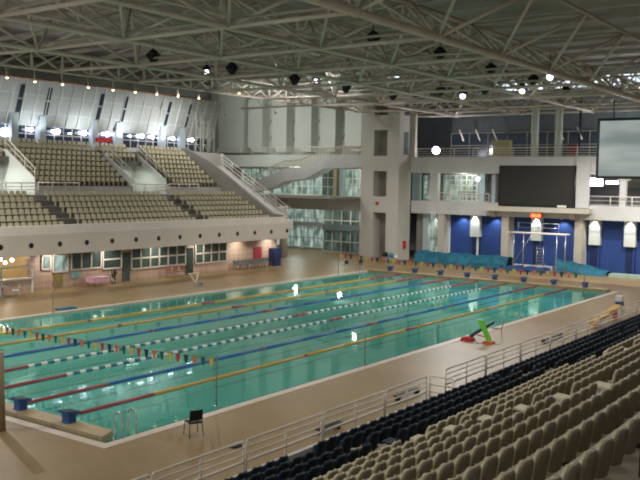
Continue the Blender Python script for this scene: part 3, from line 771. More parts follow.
tag(rest.build('bucket_seats', M['farseat'], origin=(-27, 35, 7)), 'remaining rows of small beige seats in the far stand', 'seats', 'beige seats of the far stand', 'stuff')
print('far seats', len(far))

# ------------------------------------------------------------------ left back wall, columns, lights
def lx(z): return -33.6 + (z - 12.2) * .36
b = MB().prism([(lx(12.4), 12.4), (lx(16.3), 16.3), (lx(16.3) - .3, 16.3), (lx(12.4) - .3, 12.4)], 'y', YS, 54)
struct('wall_left', b, M['leftwall'], 'pale ribbed wall leaning inwards above the far stand', 'wall')
struct('wall_left_outer', MB().box(-48, -47.7, -30, 75, 0, 22), M['wallshade'], 'outer side wall behind the far stand', 'wall')
struct('wall_left_base', MB().box(-34.6, -34.3, YS, 54, 10.8, 12.6), M['dark'], 'dark strip wall behind the lit window band', 'wall')
window_grid(wname(), 14, 54, 11.0, 12.5, -34.2, 40, 2, 'glassblue', 'long window band with lights above the far stand', axis='x', th=.03, d=.05)
yc = [28.6 + .8, 32.1, 37.9, 40.8, 46.6, 49.4]
yc = [29.2, 32.0, 37.75, 40.65, 46.4, 49.2]
for i, y in enumerate(yc):
    tag(MB().box(-33.6, -33.1, y - .33, y + .33, 10.9, 13.3).build('column', M['palecol']), f'pale blue column in the wall above far stand, {nth(i+1)} from the left', 'column', 'pale columns above the far stand', 'structure')
    t = thing('slit_window', (lx(14), y + .25, 13.5), f'narrow dark slit window high on the leaning wall, {nth(i+1)} from the left', 'window', 'slit windows', 'structure')
    for z0, z1 in ((13.4, 14.5), (14.65, 15.7)):
        MB().prism([(lx(z0) + .03, z0), (lx(z1) + .03, z1), (lx(z1) + .06, z1), (lx(z0) + .06, z0)], 'y', y + .05, y + .45).build('pane', M['glassblue'], t)
for i in range(28):
    y = 20 + i * 1.22
    tag(MB().prism([(lx(12.4) + .01, 12.4), (lx(16.2) + .01, 16.2), (lx(16.2) + .09, 16.2), (lx(12.4) + .09, 12.4)], 'y', y - .03, y + .03).build('wall_rib', M['wallwhite']), f'thin pale rib on the leaning wall, {nth(i+1)} from the near end', 'rib', 'ribs of the leaning wall', 'structure')
def hitx(u, v, x):
    d = FV + RV * (u - 320) / 870 - UV * (v - 240) / 870
    return CAM + d * ((x - CAM.x) / d.x)
for i, (u, v, s) in enumerate([(2, 132, .5), (13, 129.5, .22), (30, 129.5, .24), (41, 131, .22), (56, 131.5, .3), (70, 133.5, .1), (83, 133, .28), (92, 133.5, .2), (106, 134, .3), (115, 134.5, .25), (130, 136, .12), (140.5, 136, .28), (151.5, 137, .24), (159, 138, .12), (172, 138.5, .24), (180, 139.5, .2), (191, 140, .24)]):
    p = hitx(u, v, -33.9)
    t = thing('wall_light', p, f'bright white light in the window band above far stand, {nth(i+1)} from the left', 'light', 'lights in the window band')
    MB().box(p.x - .1, p.x + .05, p.y - s * 1.5, p.y + s * .5, p.z - s * .35, p.z + s * .35).build('lamp_tube', M['lampb'], t); MB().ball((p.x, p.y + s * .6, p.z), s * .8, 8).build('lamp_glass', M['lampb'], t); MB().box(p.x - .3, p.x - .1, p.y - s*.6, p.y + s*.6, p.z - .06, p.z + .06).build('bracket', M['grey'], t)
p = hitx(104, 140, -33.0)
tag(MB().box(p.x, p.x + .1, p.y - .9, p.y + .9, p.z - .2, p.z + .2).build('hanging_banner', M['redp']), 'small red banner behind the top row of far stand', 'banner')
# lattice masts at the corner
def lattice(x, y, z0, z1, wd, label):
    t = thing('lattice_mast', (x, y, z0), label, 'mast', 'lattice masts', 'structure')
    for sx in (-1, 1): MB().tube((x, y + sx*wd, z0), (x, y + sx*wd, z1), .06, 6).build('upright', M['wallwhite'], t)
    n = int((z1 - z0) / .9)
    for i in range(n):
        a = z0 + (z1 - z0) * i / n; c = z0 + (z1 - z0) * (i + 1) / n; s = 1 if i % 2 else -1
        MB().tube((x, y - s*wd, a), (x, y + s*wd, c), .04, 5).build('lacing', M['wallwhite'], t)
lattice(-32.6, 50.9, 11, 16.5, .35, 'lattice mast at the corner, nearest the far stand')
lattice(-32.9, 52.3, 11, 16.5, .35, 'lattice mast at the corner, middle one')
lattice(-33.2, 53.6, 11, 16.5, .35, 'lattice mast at the corner, nearest the pale fins')
tag(MB().tube((-32.0, YS, 16.0), (-32.0, 51.5, 16.35), .09, 6).build('trim_4', mat('rust_trim', '#A8735C', .6)), 'thin rust-coloured trim along the top of leaning wall', 'trim', kind='structure')
# small spot lamps under the roof edge
for i, (y, z) in enumerate(((26.3, 15.94), (28.92, 15.9), (31.65, 15.94), (34.4, 15.96), (37.15, 16.01), (39.8, 16.05), (42.5, 16.1), (45.3, 16.17), (48.2, 16.24), (51.3, 17.1), (54.3, 17.3))):
    t = thing('spot_lamp', (-30, y, z), f'small hanging spot lamp under roof edge above far stand, {nth(i+1)} from the left', 'lamp', 'hanging spot lamps')
    MB().tube((-30, y, z + .1), (-30.1, y - .05, z + 1.0), .035, 6).build('stem', M['truss'], t)
    MB().tube((-30, y, z - .12), (-30, y, z + .14), .13, 10, .08).build('shade', M['steelw'], t)
    MB().ball((-30, y, z - .1), .11, 8).build('bulb', M['lampwarm'], t)

# ------------------------------------------------------------------ roof
XS = [10.7, 3.7, -3.3, -10.3]
Y0R, DYR, NYR = -7.15, 7.25, 11
NY = [Y0R + DYR * j for j in range(NYR)]
ZB, ZT = 15.0, 17.6
def zb(x): return ZB + (max(0, -13 - x) * .085)
onames = {17.7: 'over the front navy seats', 10.7: 'over the near pool edge', 3.7: 'second from the near pool edge', -3.3: 'third from the near pool edge', -10.3: 'over the far pool edge', -24.3: 'over the lower tier of far stand', -31.3: 'over the top rows of far stand'}
def brace_in(a, c):
    return any(in_frame(Vector(a).lerp(Vector(c), f), 40) for f in (0, .25, .5, .75, 1))
for x in XS:
    z = zb(x)
    t = thing('roof_truss', (x, 20, z), f'long pipe truss running the length of the roof, {onames[x]}', 'roof truss', 'lengthwise roof trusses', 'structure')
    r = .2 if x == 10.7 else .13
    MB().tube((x, -12, z), (x, 66, z), r, 10).build('bottom_chord', M['truss'], t)
    MB().tube((x + 3.5, -12, zb(x + 3.5) + 2.6), (x + 3.5, 66, zb(x + 3.5) + 2.6), .1, 8).build('top_chord', M['truss2'], t)
    for y in NY:
        if in_frame((x, y, z), 30): MB().ball((x, y, z + .05), r * 1.45, 8).build('node', M['truss'], t)
        for sx in (-3.5, 3.5):
            for sy in (-DYR / 2, DYR / 2):
                e = (x + sx, y + sy, zb(x + sx) + 2.6)
                if brace_in((x, y, z), e): MB().tube((x, y, z), e, .085, 6).build('brace', M['truss'], t)
for j, y in enumerate(NY):
    if y < 0: continue
    t = thing('roof_beam', (-7, y, 15), f'pipe beam spanning the roof from side to side, {nth(j)} from the near end', 'roof beam', 'crosswise roof beams', 'structure')
    pts = [(x, y, zb(x)) for x in XS] + [(-17.9, y, 15.15)]
    MB().path(pts, .11, 8).build('lower_pipe', M['truss'], t)
    MB().path([(x, y + DYR / 2, zb(x) + 2.6) for x in [14] + XS] + [(-17.9, y + DYR / 2, 16.4)], .09, 6).build('upper_pipe', M['truss2'], t)
    MB().path([(x, y + .5, zb(x) + .45) for x in XS], .07, 6).build('service_pipe', M['truss2'], t)
# secondary braced catwalk trusses lengthwise (X braced)
def xtruss(x, z0, z1, y0, y1, n, label):
    t = thing('braced_truss', (x, y0, z0), label, 'roof truss', 'cross-braced roof trusses', 'structure')
    MB().tube((x, y0, z1), (x, y1, z1 + .3), .12, 8).build('top_chord', M['truss'], t); MB().tube((x, y0, z0), (x, y1, z0 + .3), .08, 8).build('bottom_chord', M['truss'], t)
    for i in range(n):
        a = y0 + (y1 - y0) * i / n; c = y0 + (y1 - y0) * (i + 1) / n
        za = .3 * i / n; zc = .3 * (i + 1) / n
        if not (in_frame((x, a, z0), 30) or in_frame((x, c, z1), 30)): continue
        MB().tube((x, a, z0 + za), (x, a, z1 + za), .09, 6).build('upright', M['truss'], t)
        MB().tube((x, a, z0 + za), (x, c, z1 + zc), .075, 6).build('diagonal', M['truss'], t)
        MB().tube((x, a, z1 + za), (x, c, z0 + zc), .075, 6).build('diagonal', M['truss'], t)
xtruss(-17.9, 14.95, 16.2, 5, 64, 24, 'cross-braced truss along the roof edge before the far stand')
xtruss(-7.0, 16.1, 17.3, 5, 70, 20, 'cross-braced catwalk truss above the far lanes')
xtruss(7.2, 16.2, 17.4, 5, 70, 20, 'cross-braced catwalk truss above the near lanes')
xtruss(.2, 16.4, 17.6, 5, 70, 20, 'cross-braced catwalk truss above the middle lanes')
def xtruss_x(y, z0, z1, x0, x1, n, label):
    t = thing('braced_truss', (x0, y, z0), label, 'roof truss', 'cross-braced roof trusses', 'structure')
    MB().tube((x0, y, z1), (x1, y, z1), .1, 8).build('top_chord', M['truss'], t); MB().tube((x0, y, z0), (x1, y, z0), .09, 8).build('bottom_chord', M['truss'], t)
    for i in range(n):
        a = x0 + (x1 - x0) * i / n; c = x0 + (x1 - x0) * (i + 1) / n
        m = (a + c) / 2
        MB().tube((a, y, z0), (m, y, z1), .05, 5).build('diagonal', M['truss'], t)
        MB().tube((m, y, z1), (c, y, z0), .05, 5).build('diagonal', M['truss'], t)
xtruss_x(62.2, 15.1, 16.4, -14, 24, 14, 'cross-braced truss above the upper gallery')
xtruss_x(54.7, 15.6, 17.0, -30, 24, 18, 'cross-braced truss over the far starting blocks')
for i in range(18):
    y = 4 + i * 3.8
    tag(MB().box(-46, 26, y - .08, y + .08, 18.9, 19.2).build('roof_purlin', M['truss2']), f'thin roof purlin under the dark sheeting, {nth(i+1)} from the near end', 'purlin', 'roof purlins', 'structure')
struct('ceiling', MB().box(-48, 46, -32, 76, 20.2, 20.5), M['roof'], 'dark roof sheeting above the trusses', 'ceiling')
# hanging dark pendants
pend = [(-9.5, 22.5, 15.6), (-8.9, 29.2, 15.6), (-8.87, 36.2, 15.6), (-8.5, 42.5, 15.6), (-8.3, 49.5, 15.6), (-2.76, 47.8, 15.6), (.7, 48.7, 15.6), (3.7, 27.1, 16.3), (3.7, 35.3, 16.5), (3.7, 43.2, 16.4), (3.7, 51.2, 16.5), (3.7, 58.9, 16.45)]
for i, (x, y, z) in enumerate(pend):
    ll = f'unlit dark pendant lamp over the far lanes, {nth(i+1)} from the near end' if i < 5 else (f'unlit dark pendant lamp over the far blocks, {["nearer tower", "nearer seats"][i-5]}' if i < 7 else f'unlit dark pendant lamp over the middle lanes, {nth(i-6)} from the near end')
    t = thing('pendant_lamp', (x, y, z), ll, 'pendant lamp', 'unlit pendant lamps')
    MB().tube((x, y, z - .45), (x, y, z + .05), .16, 10, .48).build('reflector', M['black'], t); MB().tube((x, y, z + .05), (x, y, z + .4), .48, 10, .12).build('cap', M['black'], t)
    MB().tube((x, y, z + .4), (x, y, z + 1.1), .03, 6).build('stem', M['black'], t)

# lamps that light the hall
def floodlight(x, y, z, power, label, r=.12, vis=True):
    t = thing('spotlight', (x, y, z), label, 'floodlight', 'lit hall floodlights')
    MB().tube((x, y, z + .25), (x, y, z + .75), .45, 12, .15).build('housing', M['black'], t)
    MB().ball((x, y, z + .12), .2, 10).build('lamp_glass', M['lampw'], t)
    MB().tube((x, y, z + .75), (x, y, z + 1.6), .03, 6).build('stem', M['black'], t)
    l = bpy.data.lights.new('floodlight', 'SPOT'); l.energy = power; l.shadow_soft_size = r; l.color = (1, .98, .95); l.spot_size = math.radians(165); l.spot_blend = .5
    o = bpy.data.objects.new('floodlight_beam', l); COL.objects.link(o); o.location = (x, y, z - .35)
FP = 3300
floodlight(.05, 46.1, 14.7, FP * 1.5, 'lit floodlight over the far end of middle lanes')
floodlight(3.3, 50.0, 15.3, FP * .7, 'lit floodlight half hidden by a roof beam over the far lanes end')
floodlight(10.15, 38, 14.75, FP, 'lit floodlight under the pipe truss over near pool edge')
floodlight(-13, 8, 14.9, FP * 2.2, 'added unseen floodlight over the near far-deck corner')  # this and the floodlights below are added, unseen, to brighten the hall
floodlight(2, -6, 15.6, FP * .7, 'added unseen floodlight over the near pool end')
floodlight(13, 6, 15.8, FP * .72, 'added unseen floodlight over the near pool side')
floodlight(24, 22, 16.5, FP, 'added unseen floodlight over the far part of foreground stand')
floodlight(-27, 16, 16.2, FP * 1.8, 'added unseen floodlight over the far stand')
floodlight(-26, 45, 18.0, FP * .9, 'added floodlight hidden above the trusses over the right end of far stand')
floodlight(-22, 57, 18.2, FP * .12, 'added floodlight hidden above the trusses beside the tower')
floodlight(-14, 44, 19.2, FP * .6, 'added floodlight hidden above the trusses over the far deck, nearer tower', .6)
floodlight(13.6, 55.5, 14.0, FP * 2.4, 'added unseen floodlight over the far deck corner')

def spot(x, y, z, power, color=(.85, .95, 1), target=None, size=1.2, name='wall_spot'):
    l = bpy.data.lights.new(name, 'SPOT'); l.energy = power; l.spot_size = size; l.spot_blend = .6; l.shadow_soft_size = .08; l.color = color
    o = bpy.data.objects.new(name, l); COL.objects.link(o); o.location = (x, y, z)
    d = Vector(target) - Vector((x, y, z)); o.rotation_euler = d.to_track_quat('-Z', 'Y').to_euler()
for i, x in enumerate((-11.2, -8.6, -7.15, -5.0, -.72, 1.8, 4.9, 8.1)):
    t = thing('downlight', (x, 63.95, 4.9), f'small ceiling downlight washing the blue wall, {nth(i+1)} from the tower', 'downlight', 'downlights over the blue wall')
    MB().tube((x, 63.95, 4.84), (x, 63.95, 4.95), .09, 10).build('housing', M['white'], t)
    spot(x, 63.95, 4.8, 170, target=(x, 64.6, 3.0), size=1.9)
for k, (x, tx) in enumerate(((-33, -36), (-26, -27))):  # lamps added here only to brighten the fins
    t = thing('spotlight', (x, 55.5, 15.0), f'added spotlight under the roof edge brightening the pale fins, {["left", "right"][k]} one', 'spotlight', 'added spotlights on the fins')
    MB().tube((x, 55.5, 15.0), (x, 55.3, 15.3), .12, 10).build('housing', M['white'], t); MB().tube((x, 55.3, 15.3), (x, 55.2, 16.2), .03, 6).build('stem', M['truss'], t)
    spot(x, 55.65, 14.9, 850, target=(tx, 64, 15.0), size=2.2, color=(.96, 1, .97), name='added_fin_spot')
# point fills for reception, lobby and gallery
def plight(x, y, z, p, c, r=.2):
    l = bpy.data.lights.new('room_fill', 'POINT'); l.energy = p; l.shadow_soft_size = r; l.color = c
    o = bpy.data.objects.new('room_fill', l); COL.objects.link(o); o.location = (x, y, z)
plight(-22.3, 20.5, 2.3, 110, (1, .84, .55)); plight(-22.3, 24, 2.3, 80, (1, .84, .55))
plight(-28, 62, 4.2, 250, (.85, 1, .93)); plight(-22, 62, 4.3, 160, (.85, 1, .93)); plight(-30, 64.5, 9, 200, (.85, 1, .93)); plight(-21, 63.6, 9, 120, (.85, 1, .93))  # points added without fixtures to brighten the lobby
plight(-9, 65, 8.8, 120, (.85, 1, .95)); plight(-11.5, 66.0, 11.9, 500, (.9, .92, 1)); plight(6, 68, 12, 600, (.9, .95, 1))  # last point added to lift the dark gallery
for y in (16, 21, 26, 31, 36, 41, 46): spot(-31.7, y, 12.0, 260, color=(.9, .96, 1), target=(-33.2, y, 14.2), size=2.4, name='wall_fill_spot')  # unseen spots added to brighten the leaning wall
for i, y in enumerate((22.5, 27.5, 32.5, 37.5, 42.5, 47)):  # downlights added to lift the ground-floor wall under the overhang
    t = thing('downlight', (-18.95, y, 2.6), f'added soffit downlight brightening the wall under the far stand, {nth(i+1)} from the left', 'downlight', 'added soffit downlights under the far stand')
    MB().tube((-18.95, y, 2.6), (-18.95, y, 2.68), .1, 10).build('housing', M['white'], t)
    spot(-18.95, y, 2.55, 130, color=(1, .93, .87), target=(-20.1, y, 1.0), size=2.5, name='soffit_fill')

# ------------------------------------------------------------------ equipment near the far wall
# teal tarpaulins (draped covers)
def tarp(x0, x1, y0, y1, h, label, seed, lt=1, rt=1):
    rnd = random.Random(seed); n = max(8, int((x1 - x0) / .35)); m = 6
    vs = []; fs = []
    ph = [rnd.random() * 6 for _ in range(4)]
    for i in range(n + 1):
        x = x0 + (x1 - x0) * i / n
        hh = h * (1 + .05 * math.sin(x * 1.7 + ph[0]) + .04 * math.sin(x * 4.1 + ph[1]))
        edge = min(1, i / 2.5 + (1 - lt), (n - i) / (2.5 if rt < 2 else 9) + (1 - min(rt, 1))); hh *= .35 + .65 * edge
        for j in range(m + 1):
            f = j / m; prof = math.sin(PI * min(1, .04 + .96 * f)) ** .35 if 0 < j < m else 0
            vs.append((x + .08 * math.sin(f * 9 + x * 3), y0 + (y1 - y0) * f + .1 * math.sin(x * 3 + ph[2]) * (1 if 0 < j < m else .5), DZ + hh * prof))
    for i in range(n):
        for j in range(m): a = i * (m + 1) + j; fs.append((a, a + m + 1, a + m + 2, a + 1))
    fs.append(tuple(i * (m + 1) for i in range(n + 1))[::-1] + tuple(i * (m + 1) + m for i in range(n + 1))) if False else None
    fs = [f for f in fs if f]
    b = MB().add(vs, fs, True)
    return tag(b.build('tarpaulin', M['tarp']), label, 'tarpaulin', 'teal tarpaulins by the blue wall')
tarp(-11.9, -2.1, 60.2, 62.4, 1.15, 'long teal tarpaulin over stored gear along blue wall near tower', 3, 0, 0)
tarp(2.4, 7.2, 60.6, 62.4, 1.12, 'short teal tarpaulin heap at blue wall right of the frame', 5, 0, 2)
tag(MB().box(7.4, 13.5, 60.6, 61.8, DZ, .38).build('mat_stack', mat('pale_mat_cloth', '#9DB3A6', .7)), 'low pale green mat stack at blue wall right of tarpaulin heap', 'mats')
tag(MB().box(-5.5, -2.2, 59.2, 60.0, DZ, .55).build('mat', M['tarp']), 'low teal mat before the long tarpaulin', 'mats')
# scaffold frame
t = thing('scaffold_frame', (1.3, 58.7, DZ), 'tall grey scaffold frame standing before the blue wall', 'scaffold')
for x, y in ((-.55, 58.4), (.05, 59.2), (3.45, 58.4), (3.95, 59.2)):
    MB().tube((x, y, DZ), (x, y, 3.7), .05).build('upright', M['steel'], t)
MB().tube((-1.2, 58.4, 3.72), (4.3, 58.4, 3.72), .07).build('crossbar', M['steelw'], t); MB().tube((-.9, 59.2, 3.72), (4.3, 59.2, 3.72), .06).build('crossbar', M['steelw'], t)
for z in (4.2, 4.6): MB().tube((-.5, 59.2, z), (3.3, 59.2, z), .025).build('rail', M['steel'], t)
for x in (-.5, 1.4, 3.3): MB().tube((x, 59.2, 3.7), (x, 59.2, 4.65), .025).build('rail_post', M['steel'], t)
MB().tube((1.2, 58.4, 3.7), (-.5, 58.4, 1.0), .025).build('diagonal', M['steel'], t); MB().tube((2.2, 58.4, 1.2), (3.4, 58.4, .2), .03).build('diagonal', M['steel'], t)
for k in range(8): MB().box(1.6, 2.2, 58.5, 58.6, .4 + k * .28, .44 + k * .28).build('rung', M['steel'], t)
for x in (1.6, 2.2): MB().tube((x, 58.55, DZ), (x, 58.55, 2.6), .03).build('ladder_rail', M['steel'], t)
for i in range(6):
    tag(MB().box(-1.75 + i * .66, -1.1 + i * .66, 59.7, 60.5, DZ, .5 + .1 * (i % 2)).build('gym_mat', M['block']), f'folded blue mat on the deck below the scaffold frame, {nth(i+1)} from the left', 'mat', 'blue mats below the scaffold')
tag(MB().box(-1.6, 2.2, 60.9, 61.4, DZ, .6).build('bench', M['white']), 'low white bench behind the blue mats', 'bench')
# cart by the tower foot
t = thing('cart', (-13.9, 58.6, DZ), 'small dark loaded cart at the tower foot', 'cart')
MB().box(-14.6, -13.0, 58.3, 59.0, .5, .62).build('tray', M['grey'], t); MB().ball((-14.2, 58.6, .82), .3).build('load', M['black'], t); MB().ball((-13.5, 58.6, .8), .26).build('load', M['tealf'], t); MB().ball((-13.0, 58.6, .68), .2).build('load', M['white'], t)
for x in (-14.5, -13.1):
    for y in (58.35, 58.95): MB().tube((x, y, DZ), (x, y, .5), .03).build('leg', M['black'], t)

# ------------------------------------------------------------------ pool-side lift (lime green)
t = thing('rescue_trolley', (12.6, 24.2, DZ), 'lime green and red poolside trolley with leaning dark pole', 'trolley')
MB().prism([(11.4, DZ), (12.05, DZ), (12.0, .26), (11.8, .34), (11.45, .26)], 'y', 23.7, 24.1).build('red_base', M['redp'], t)
MB().tube((11.85, 23.9, .32), (12.55, 25.1, .98), .09, 8).build('leaning_pole', M['lane'], t)
MB().prism([(12.2, 1.2), (12.5, 1.2), (12.98, .22), (12.74, .22)], 'y', 23.9, 24.05).build('green_panel', M['green'], t)
MB().prism([(12.66, DZ), (13.15, DZ), (13.1, .22), (12.7, .22)], 'y', 23.6, 24.1).build('orange_foot', M['orange'], t)
MB().tube((12.1, 24.0, .45), (12.9, 24.0, .35), .03).build('red_bar', M['redp'], t)
MB().path([(12.7, 24.6, .75), (13.0, 25.1, .7), (13.1, 25.3, 1.15)], .03).build('handle', M['grey'], t)
MB().tube((13.0, 25.1, .7), (13.05, 25.1, DZ), .02).build('rear_leg', M['steel'], t)
# low dark benches behind the railing, yellow board, speckled object
def lowbench(x, y0, y1, label):
    t = thing('bench', (x, (y0 + y1) / 2, DZ), label, 'bench', 'low dark benches behind the railing')
    MB().box(x - .12, x + .12, y0, y1, .26, .31).build('seat', M['black'], t)
    for y in (y0 + .15, y1 - .15): MB().box(x - .1, x + .1, y - .03, y + .03, DZ, .26).build('leg', M['black'], t)
lowbench(15.5, 5.7, 6.9, 'low dark bench on deck behind the railing, nearest the photo bottom')
lowbench(15.2, 10.9, 12.6, 'low dark bench on deck behind the railing near its gate')
lowbench(15.0, 25.6, 28.2, 'low dark bench on deck behind the railing, farthest off')
tag(MB().box(14.12, 14.35, 3.1, 3.45, DZ, DZ + .05).build('drain_cover', M['black']), 'small dark object lying on deck near the black chair', 'drain')
t = thing('rescue_board', (15.4, 35, DZ), 'yellow board leaning on low trestles behind the far part of railing', 'board')
MB().prism([(32.0, .3), (36.6, .75), (36.6, .95), (32.0, .5)], 'x', 15.2, 15.6).build('deck_board', M['yellow'], t)
for y, h in ((32.6, .4), (36.2, .72)): MB().box(15.25, 15.55, y - .05, y + .05, DZ, h).build('trestle', M['redp'], t)
t = thing('equipment_crate', (14.6, 39.5, DZ), 'blue and white crate stack beside the yellow board', 'crate')
for i in range(3):
    MB().box(14.5, 14.9, 39.0, 39.5, DZ + i * .36, DZ + i * .36 + .33).build('crate', M['block' if i % 2 else 'white'], t)

# tan pillar at left photo edge
tag(MB().tube((7.46, 0, DZ), (7.38, 0, 2.55), .16, 16).build('post', mat('tan_post_paint', '#96836A', .7)), 'tan post standing on deck at the left photo edge', 'post')

# ------------------------------------------------------------------ right (foreground) stand
# rows: (x of backrest, seat top z, colour, row number)
beige_rows = [(28.15 + .85 * i, 5.38 + .385 * i) for i in (2, 1)] + [(28.15 - .85 * k, 5.38 - .385 * k) for k in range(9)]
beige_rows = beige_rows[::-1]                      # front first (x = 21.35)
navy_rows = [(18.2, 1.33), (19.0, 1.60), (19.79, 1.85), (20.57, 2.08)]
SEAT_H = .82
rows_all = [(17.4, .92)] + navy_rows + beige_rows
# terrace: one stepped prism
pts = [(17.15, -.3), (17.15, DZ)]
xs_prev = None
for i, (x, zt) in enumerate(rows_all):
    tz = zt - SEAT_H; xa = x - .52 if i else 17.15
    if i: pts += [(xa, pts[-1][1])]
    pts += [(xa, tz)]
pts += [(38, pts[-1][1]), (38, -.3)]
terr = struct('stand_terrace', MB().prism(pts, 'y', -28, 62), M['tread'], 'stepped concrete terrace under the foreground seats', 'terrace')
AIS = [-9.3, 1.3, 11.9, 22.5, 33.1, 43.7]
for ai, a in enumerate(AIS[:4]):
    for i, (x, zt) in enumerate(rows_all[1:]):
        tz = zt - SEAT_H; xa = x - .52
        s = MB().box(xa - .3, xa, a - .45, a + .45, (rows_all[i][1] - SEAT_H), (tz + rows_all[i][1] - SEAT_H) / 2 + .02)
        if in_frame((xa, a, tz), 20): s.build('aisle_step', M['step'], terr)
# parapet and railing
tag(MB().box(16.72, 16.86, -28, 10.2, DZ, .55).build('kerb_wall', M['conc']), 'low kerb wall carrying the white railing on near side of gate', 'kerb', kind='structure')
tag(MB().box(16.72, 16.86, 11.5, 60, DZ, .50).build('kerb_wall', M['conc']), 'low kerb wall carrying the white railing on far side of gate', 'kerb', kind='structure')
def rail_panel(y0, y1, label, x=16.8, z0=.5, z1=1.38):
    t = thing('guard_railing', (x, (y0 + y1) / 2, z0), label, 'railing', 'white rail panels before the navy seats')
    r = .035
    MB().path([(x, y0, z0), (x, y0, z1 - .06), (x, y0 + .06, z1), (x, y1 - .06, z1), (x, y1, z1 - .06), (x, y1, z0)], .033, 8).build('hoop_frame', M['steelw'], t)
    for z in (.84, 1.02, 1.2): MB().tube((x, y0, z), (x, y1, z), .04 if z == .84 else .022, 6).build('bar', M['steelw'], t)
    MB().tube((x, (y0 + y1) / 2, z0), (x, (y0 + y1) / 2, z1), .028, 6).build('post', M['steelw'], t)
yy = [-9.36, -5.96, -2.56, .67, 4.07, 7.47, 10.27]
n = 0
for a, c in zip(yy, yy[1:]):
    if in_frame((16.8, c, 1), 60):
        n += 1; rail_panel(a + .05, c - .05, f'white tubular rail panel on near side of the gate, {nth(n)} from the photo bottom')
y = 11.6; n = 0
while y < 40:
    n += 1; rail_panel(y + .05, y + 3.35, f'white tubular rail panel beyond the gate, {nth(n)} from the gate'); y += 3.4
t = thing('rail_return', (17.2, 10.35, DZ), 'short white return rail at the gate opening', 'railing')
for z in (.84, 1.1, 1.38): MB().tube((16.8, 10.35, z), (17.75, 10.35, z), .035, 6).build('bar', M['steelw'], t)
for x in (16.85, 17.75): MB().tube((x, 10.35, DZ), (x, 10.35, 1.38), .04, 8).build('post', M['steelw'], t)

# tip-up seats
def seat_proto(kind):
    m = M[kind]
    # shell: curved across the width, rounded top, thin, with a thick rim
    n = 8; rows_ = [(.42, .27), (.44, .33), (.49, .36), (.59, .37), (.69, .36), (.755, .31), (.795, .22), (.81, .12)]
    def shell(off, th, gw=0, gz=0):
        vs = []; fs = []
        for side in (0, 1):
            for z, wdt in [(q + (gz if q > .6 else -gz * .5), w_ + gw) for q, w_ in rows_]:
                for i in range(n + 1):
                    f = i / n * 2 - 1; yv = f * wdt / 2
                    lean = (z - .37) * .16
                    xv = lean - .045 * f * f + (th if side else 0)
                    vs.append((xv + off, yv, z))
        R = len(rows_); W = n + 1; S = R * W
        for r in range(R - 1):
            for i in range(n):
                a = r * W + i
                fs.append((a, a + 1, a + W + 1, a + W)); fs.append((S + a, S + a + W, S + a + W + 1, S + a + 1))
        for r in range(R - 1):
            a = r * W; fs.append((a, a + W, S + a + W, S + a)); a = r * W + n; fs.append((a, S + a, S + a + W, a + W))
        for i in range(n):
            a = i; fs.append((a, S + a, S + a + 1, a + 1)); a = (R - 1) * W + i; fs.append((a, a + 1, S + a + 1, S + a))
        b = MB(); b.add(vs, fs, False)
        return b
    back = shell(0, .03)
    liner = shell(-.035, .032, .05, .01)  # widened past the shell so a pale, lit-looking edge shows
    pan = MB().prism([(-.06, .43), (-.14, .45), (-.155, .50), (-.12, .70), (-.09, .73), (-.04, .72)], 'y', -.2, .2)
    pan_open = MB().prism([(-.05, .40), (-.05, .44), (-.45, .47), (-.47, .43)], 'y', -.2, .2)
    leg = MB().box(-.03, .03, -.03, .03, 0, .42).box(-.05, .01, -.18, .18, .38, .41)
    out = []
    for openp in (0, 1):
        t = bpy.data.objects.new(kind + '_proto', None)
        parts = [('backrest', back.mesh('backrest', M[kind + '_back'])), ('lit_edge_liner', liner.mesh('lit_edge_liner', m)), ('seat_pan', (pan_open if openp else pan).mesh('seat_pan', m)), ('bracket', leg.mesh('bracket', M['black']))]
        out.append(parts)
    return out
PROT = {'navy': seat_proto('navy'), 'beige': seat_proto('beige')}
BLK = ['before the nearest stair aisle', 'past the nearest stair aisle', 'past the second stair aisle', 'past the third stair aisle', 'past the fourth stair aisle']
cnt = {'navy': 0, 'beige': 0}
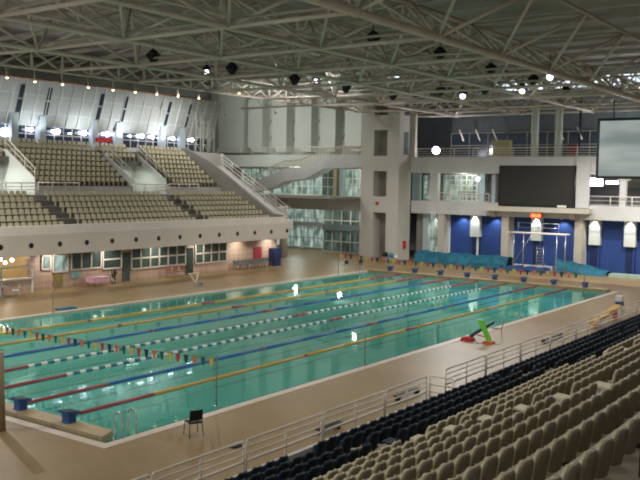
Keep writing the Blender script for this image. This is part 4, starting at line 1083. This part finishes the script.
def place_seats():
    for ri, (x, zt) in enumerate(rows_all):
        kind0 = 'navy' if ri < 5 else 'beige'
        tz = zt - SEAT_H
        for bi in range(len(AIS) - 1):
            y0, y1 = AIS[bi] + .75, AIS[bi+1] - .60
            if ri == 0 and bi < 2: continue
            kind = kind0
            if ri == 5 and bi >= 2: kind = 'navy'
            k = 0
            N = int((y1 - y0) / .5) + 1
            ys_ = [y0 + .5 * i for i in range(N)]
            order = list(enumerate(ys_, 1)) if bi else [(N - i, yv) for i, yv in enumerate(ys_)]
            for idx, yv in order:
                if not (in_frame((x, yv, zt), 6) or in_frame((x, yv, tz + .3), 2)): continue
                is_open = (ri, bi, idx) in OPEN
                rr = ['extra front', 'first', 'second', 'third', 'fourth', 'extra rear'][ri] if kind == 'navy' else nth(ri - 4 - (1 if bi >= 2 else 0))
                if kind == 'navy':
                    lab = f'navy {"open" if is_open else "folded"} seat, {rr} navy row, {nth(idx)} {BLK[bi]}'
                else:
                    lab = f'beige {"open" if is_open else "folded"} seat, {rr} row behind navy rows, {nth(idx)} {BLK[bi]}'
                t = bpy.data.objects.new(kind + '_stadium_seat', None); COL.objects.link(t); t.location = (x, yv, tz)
                t.empty_display_size = .1
                tag(t, lab, 'seat', f'{kind} seats of the foreground stand')
                for pn, me in PROT[kind][1 if is_open else 0]:
                    if pn == 'bracket' and idx % 4 != 1: continue
                    o = bpy.data.objects.new(pn, me); COL.objects.link(o); o.parent = t
                cnt[kind] += 1
OPEN = {(7, 2, 1), (4, 1, 1)} | {(r_, 1, 1) for r_ in range(5, 12)}
place_seats()
print('seats', cnt)

# ------------------------------------------------------------------ outer shell, world, view
struct('wall_right', MB().box(42, 42.3, -30, 76, -1, 22), M['dark'], 'dark concrete wall behind the foreground stand', 'wall')
struct('wall_back', MB().box(-48, 42, 76, 76.3, -1, 22), M['dark'], 'rear wall of the hall behind gallery and lobby', 'wall')

wd = bpy.data.worlds.new('world'); SC.world = wd; wd.use_nodes = True
bg = wd.node_tree.nodes['Background']; bg.inputs[0].default_value = (.93, .97, .94, 1); bg.inputs[1].default_value = 1.3
if HAZE:
    hm = bpy.data.materials.new('humid_air'); hm.use_nodes = True; nt = hm.node_tree; nt.nodes.remove(nt.nodes['Principled BSDF'])
    vs_ = nt.nodes.new('ShaderNodeVolumeScatter'); vs_.inputs['Density'].default_value = HAZE; vs_.inputs['Color'].default_value = (.93, .98, .97, 1)
    nt.links.new(vs_.outputs[0], nt.nodes['Material Output'].inputs['Volume'])
    tag(MB().box(-46, 41, -26, 75, .2, 20).build('haze', hm), 'faint humid haze filling the hall air', 'haze', kind='structure')
SC.cycles.filter_width = 2.0
SC.view_settings.view_transform = 'Standard'; SC.view_settings.look = 'None'; SC.view_settings.gamma = 1; SC.view_settings.use_curve_mapping = False
SC.view_settings.exposure = -.06
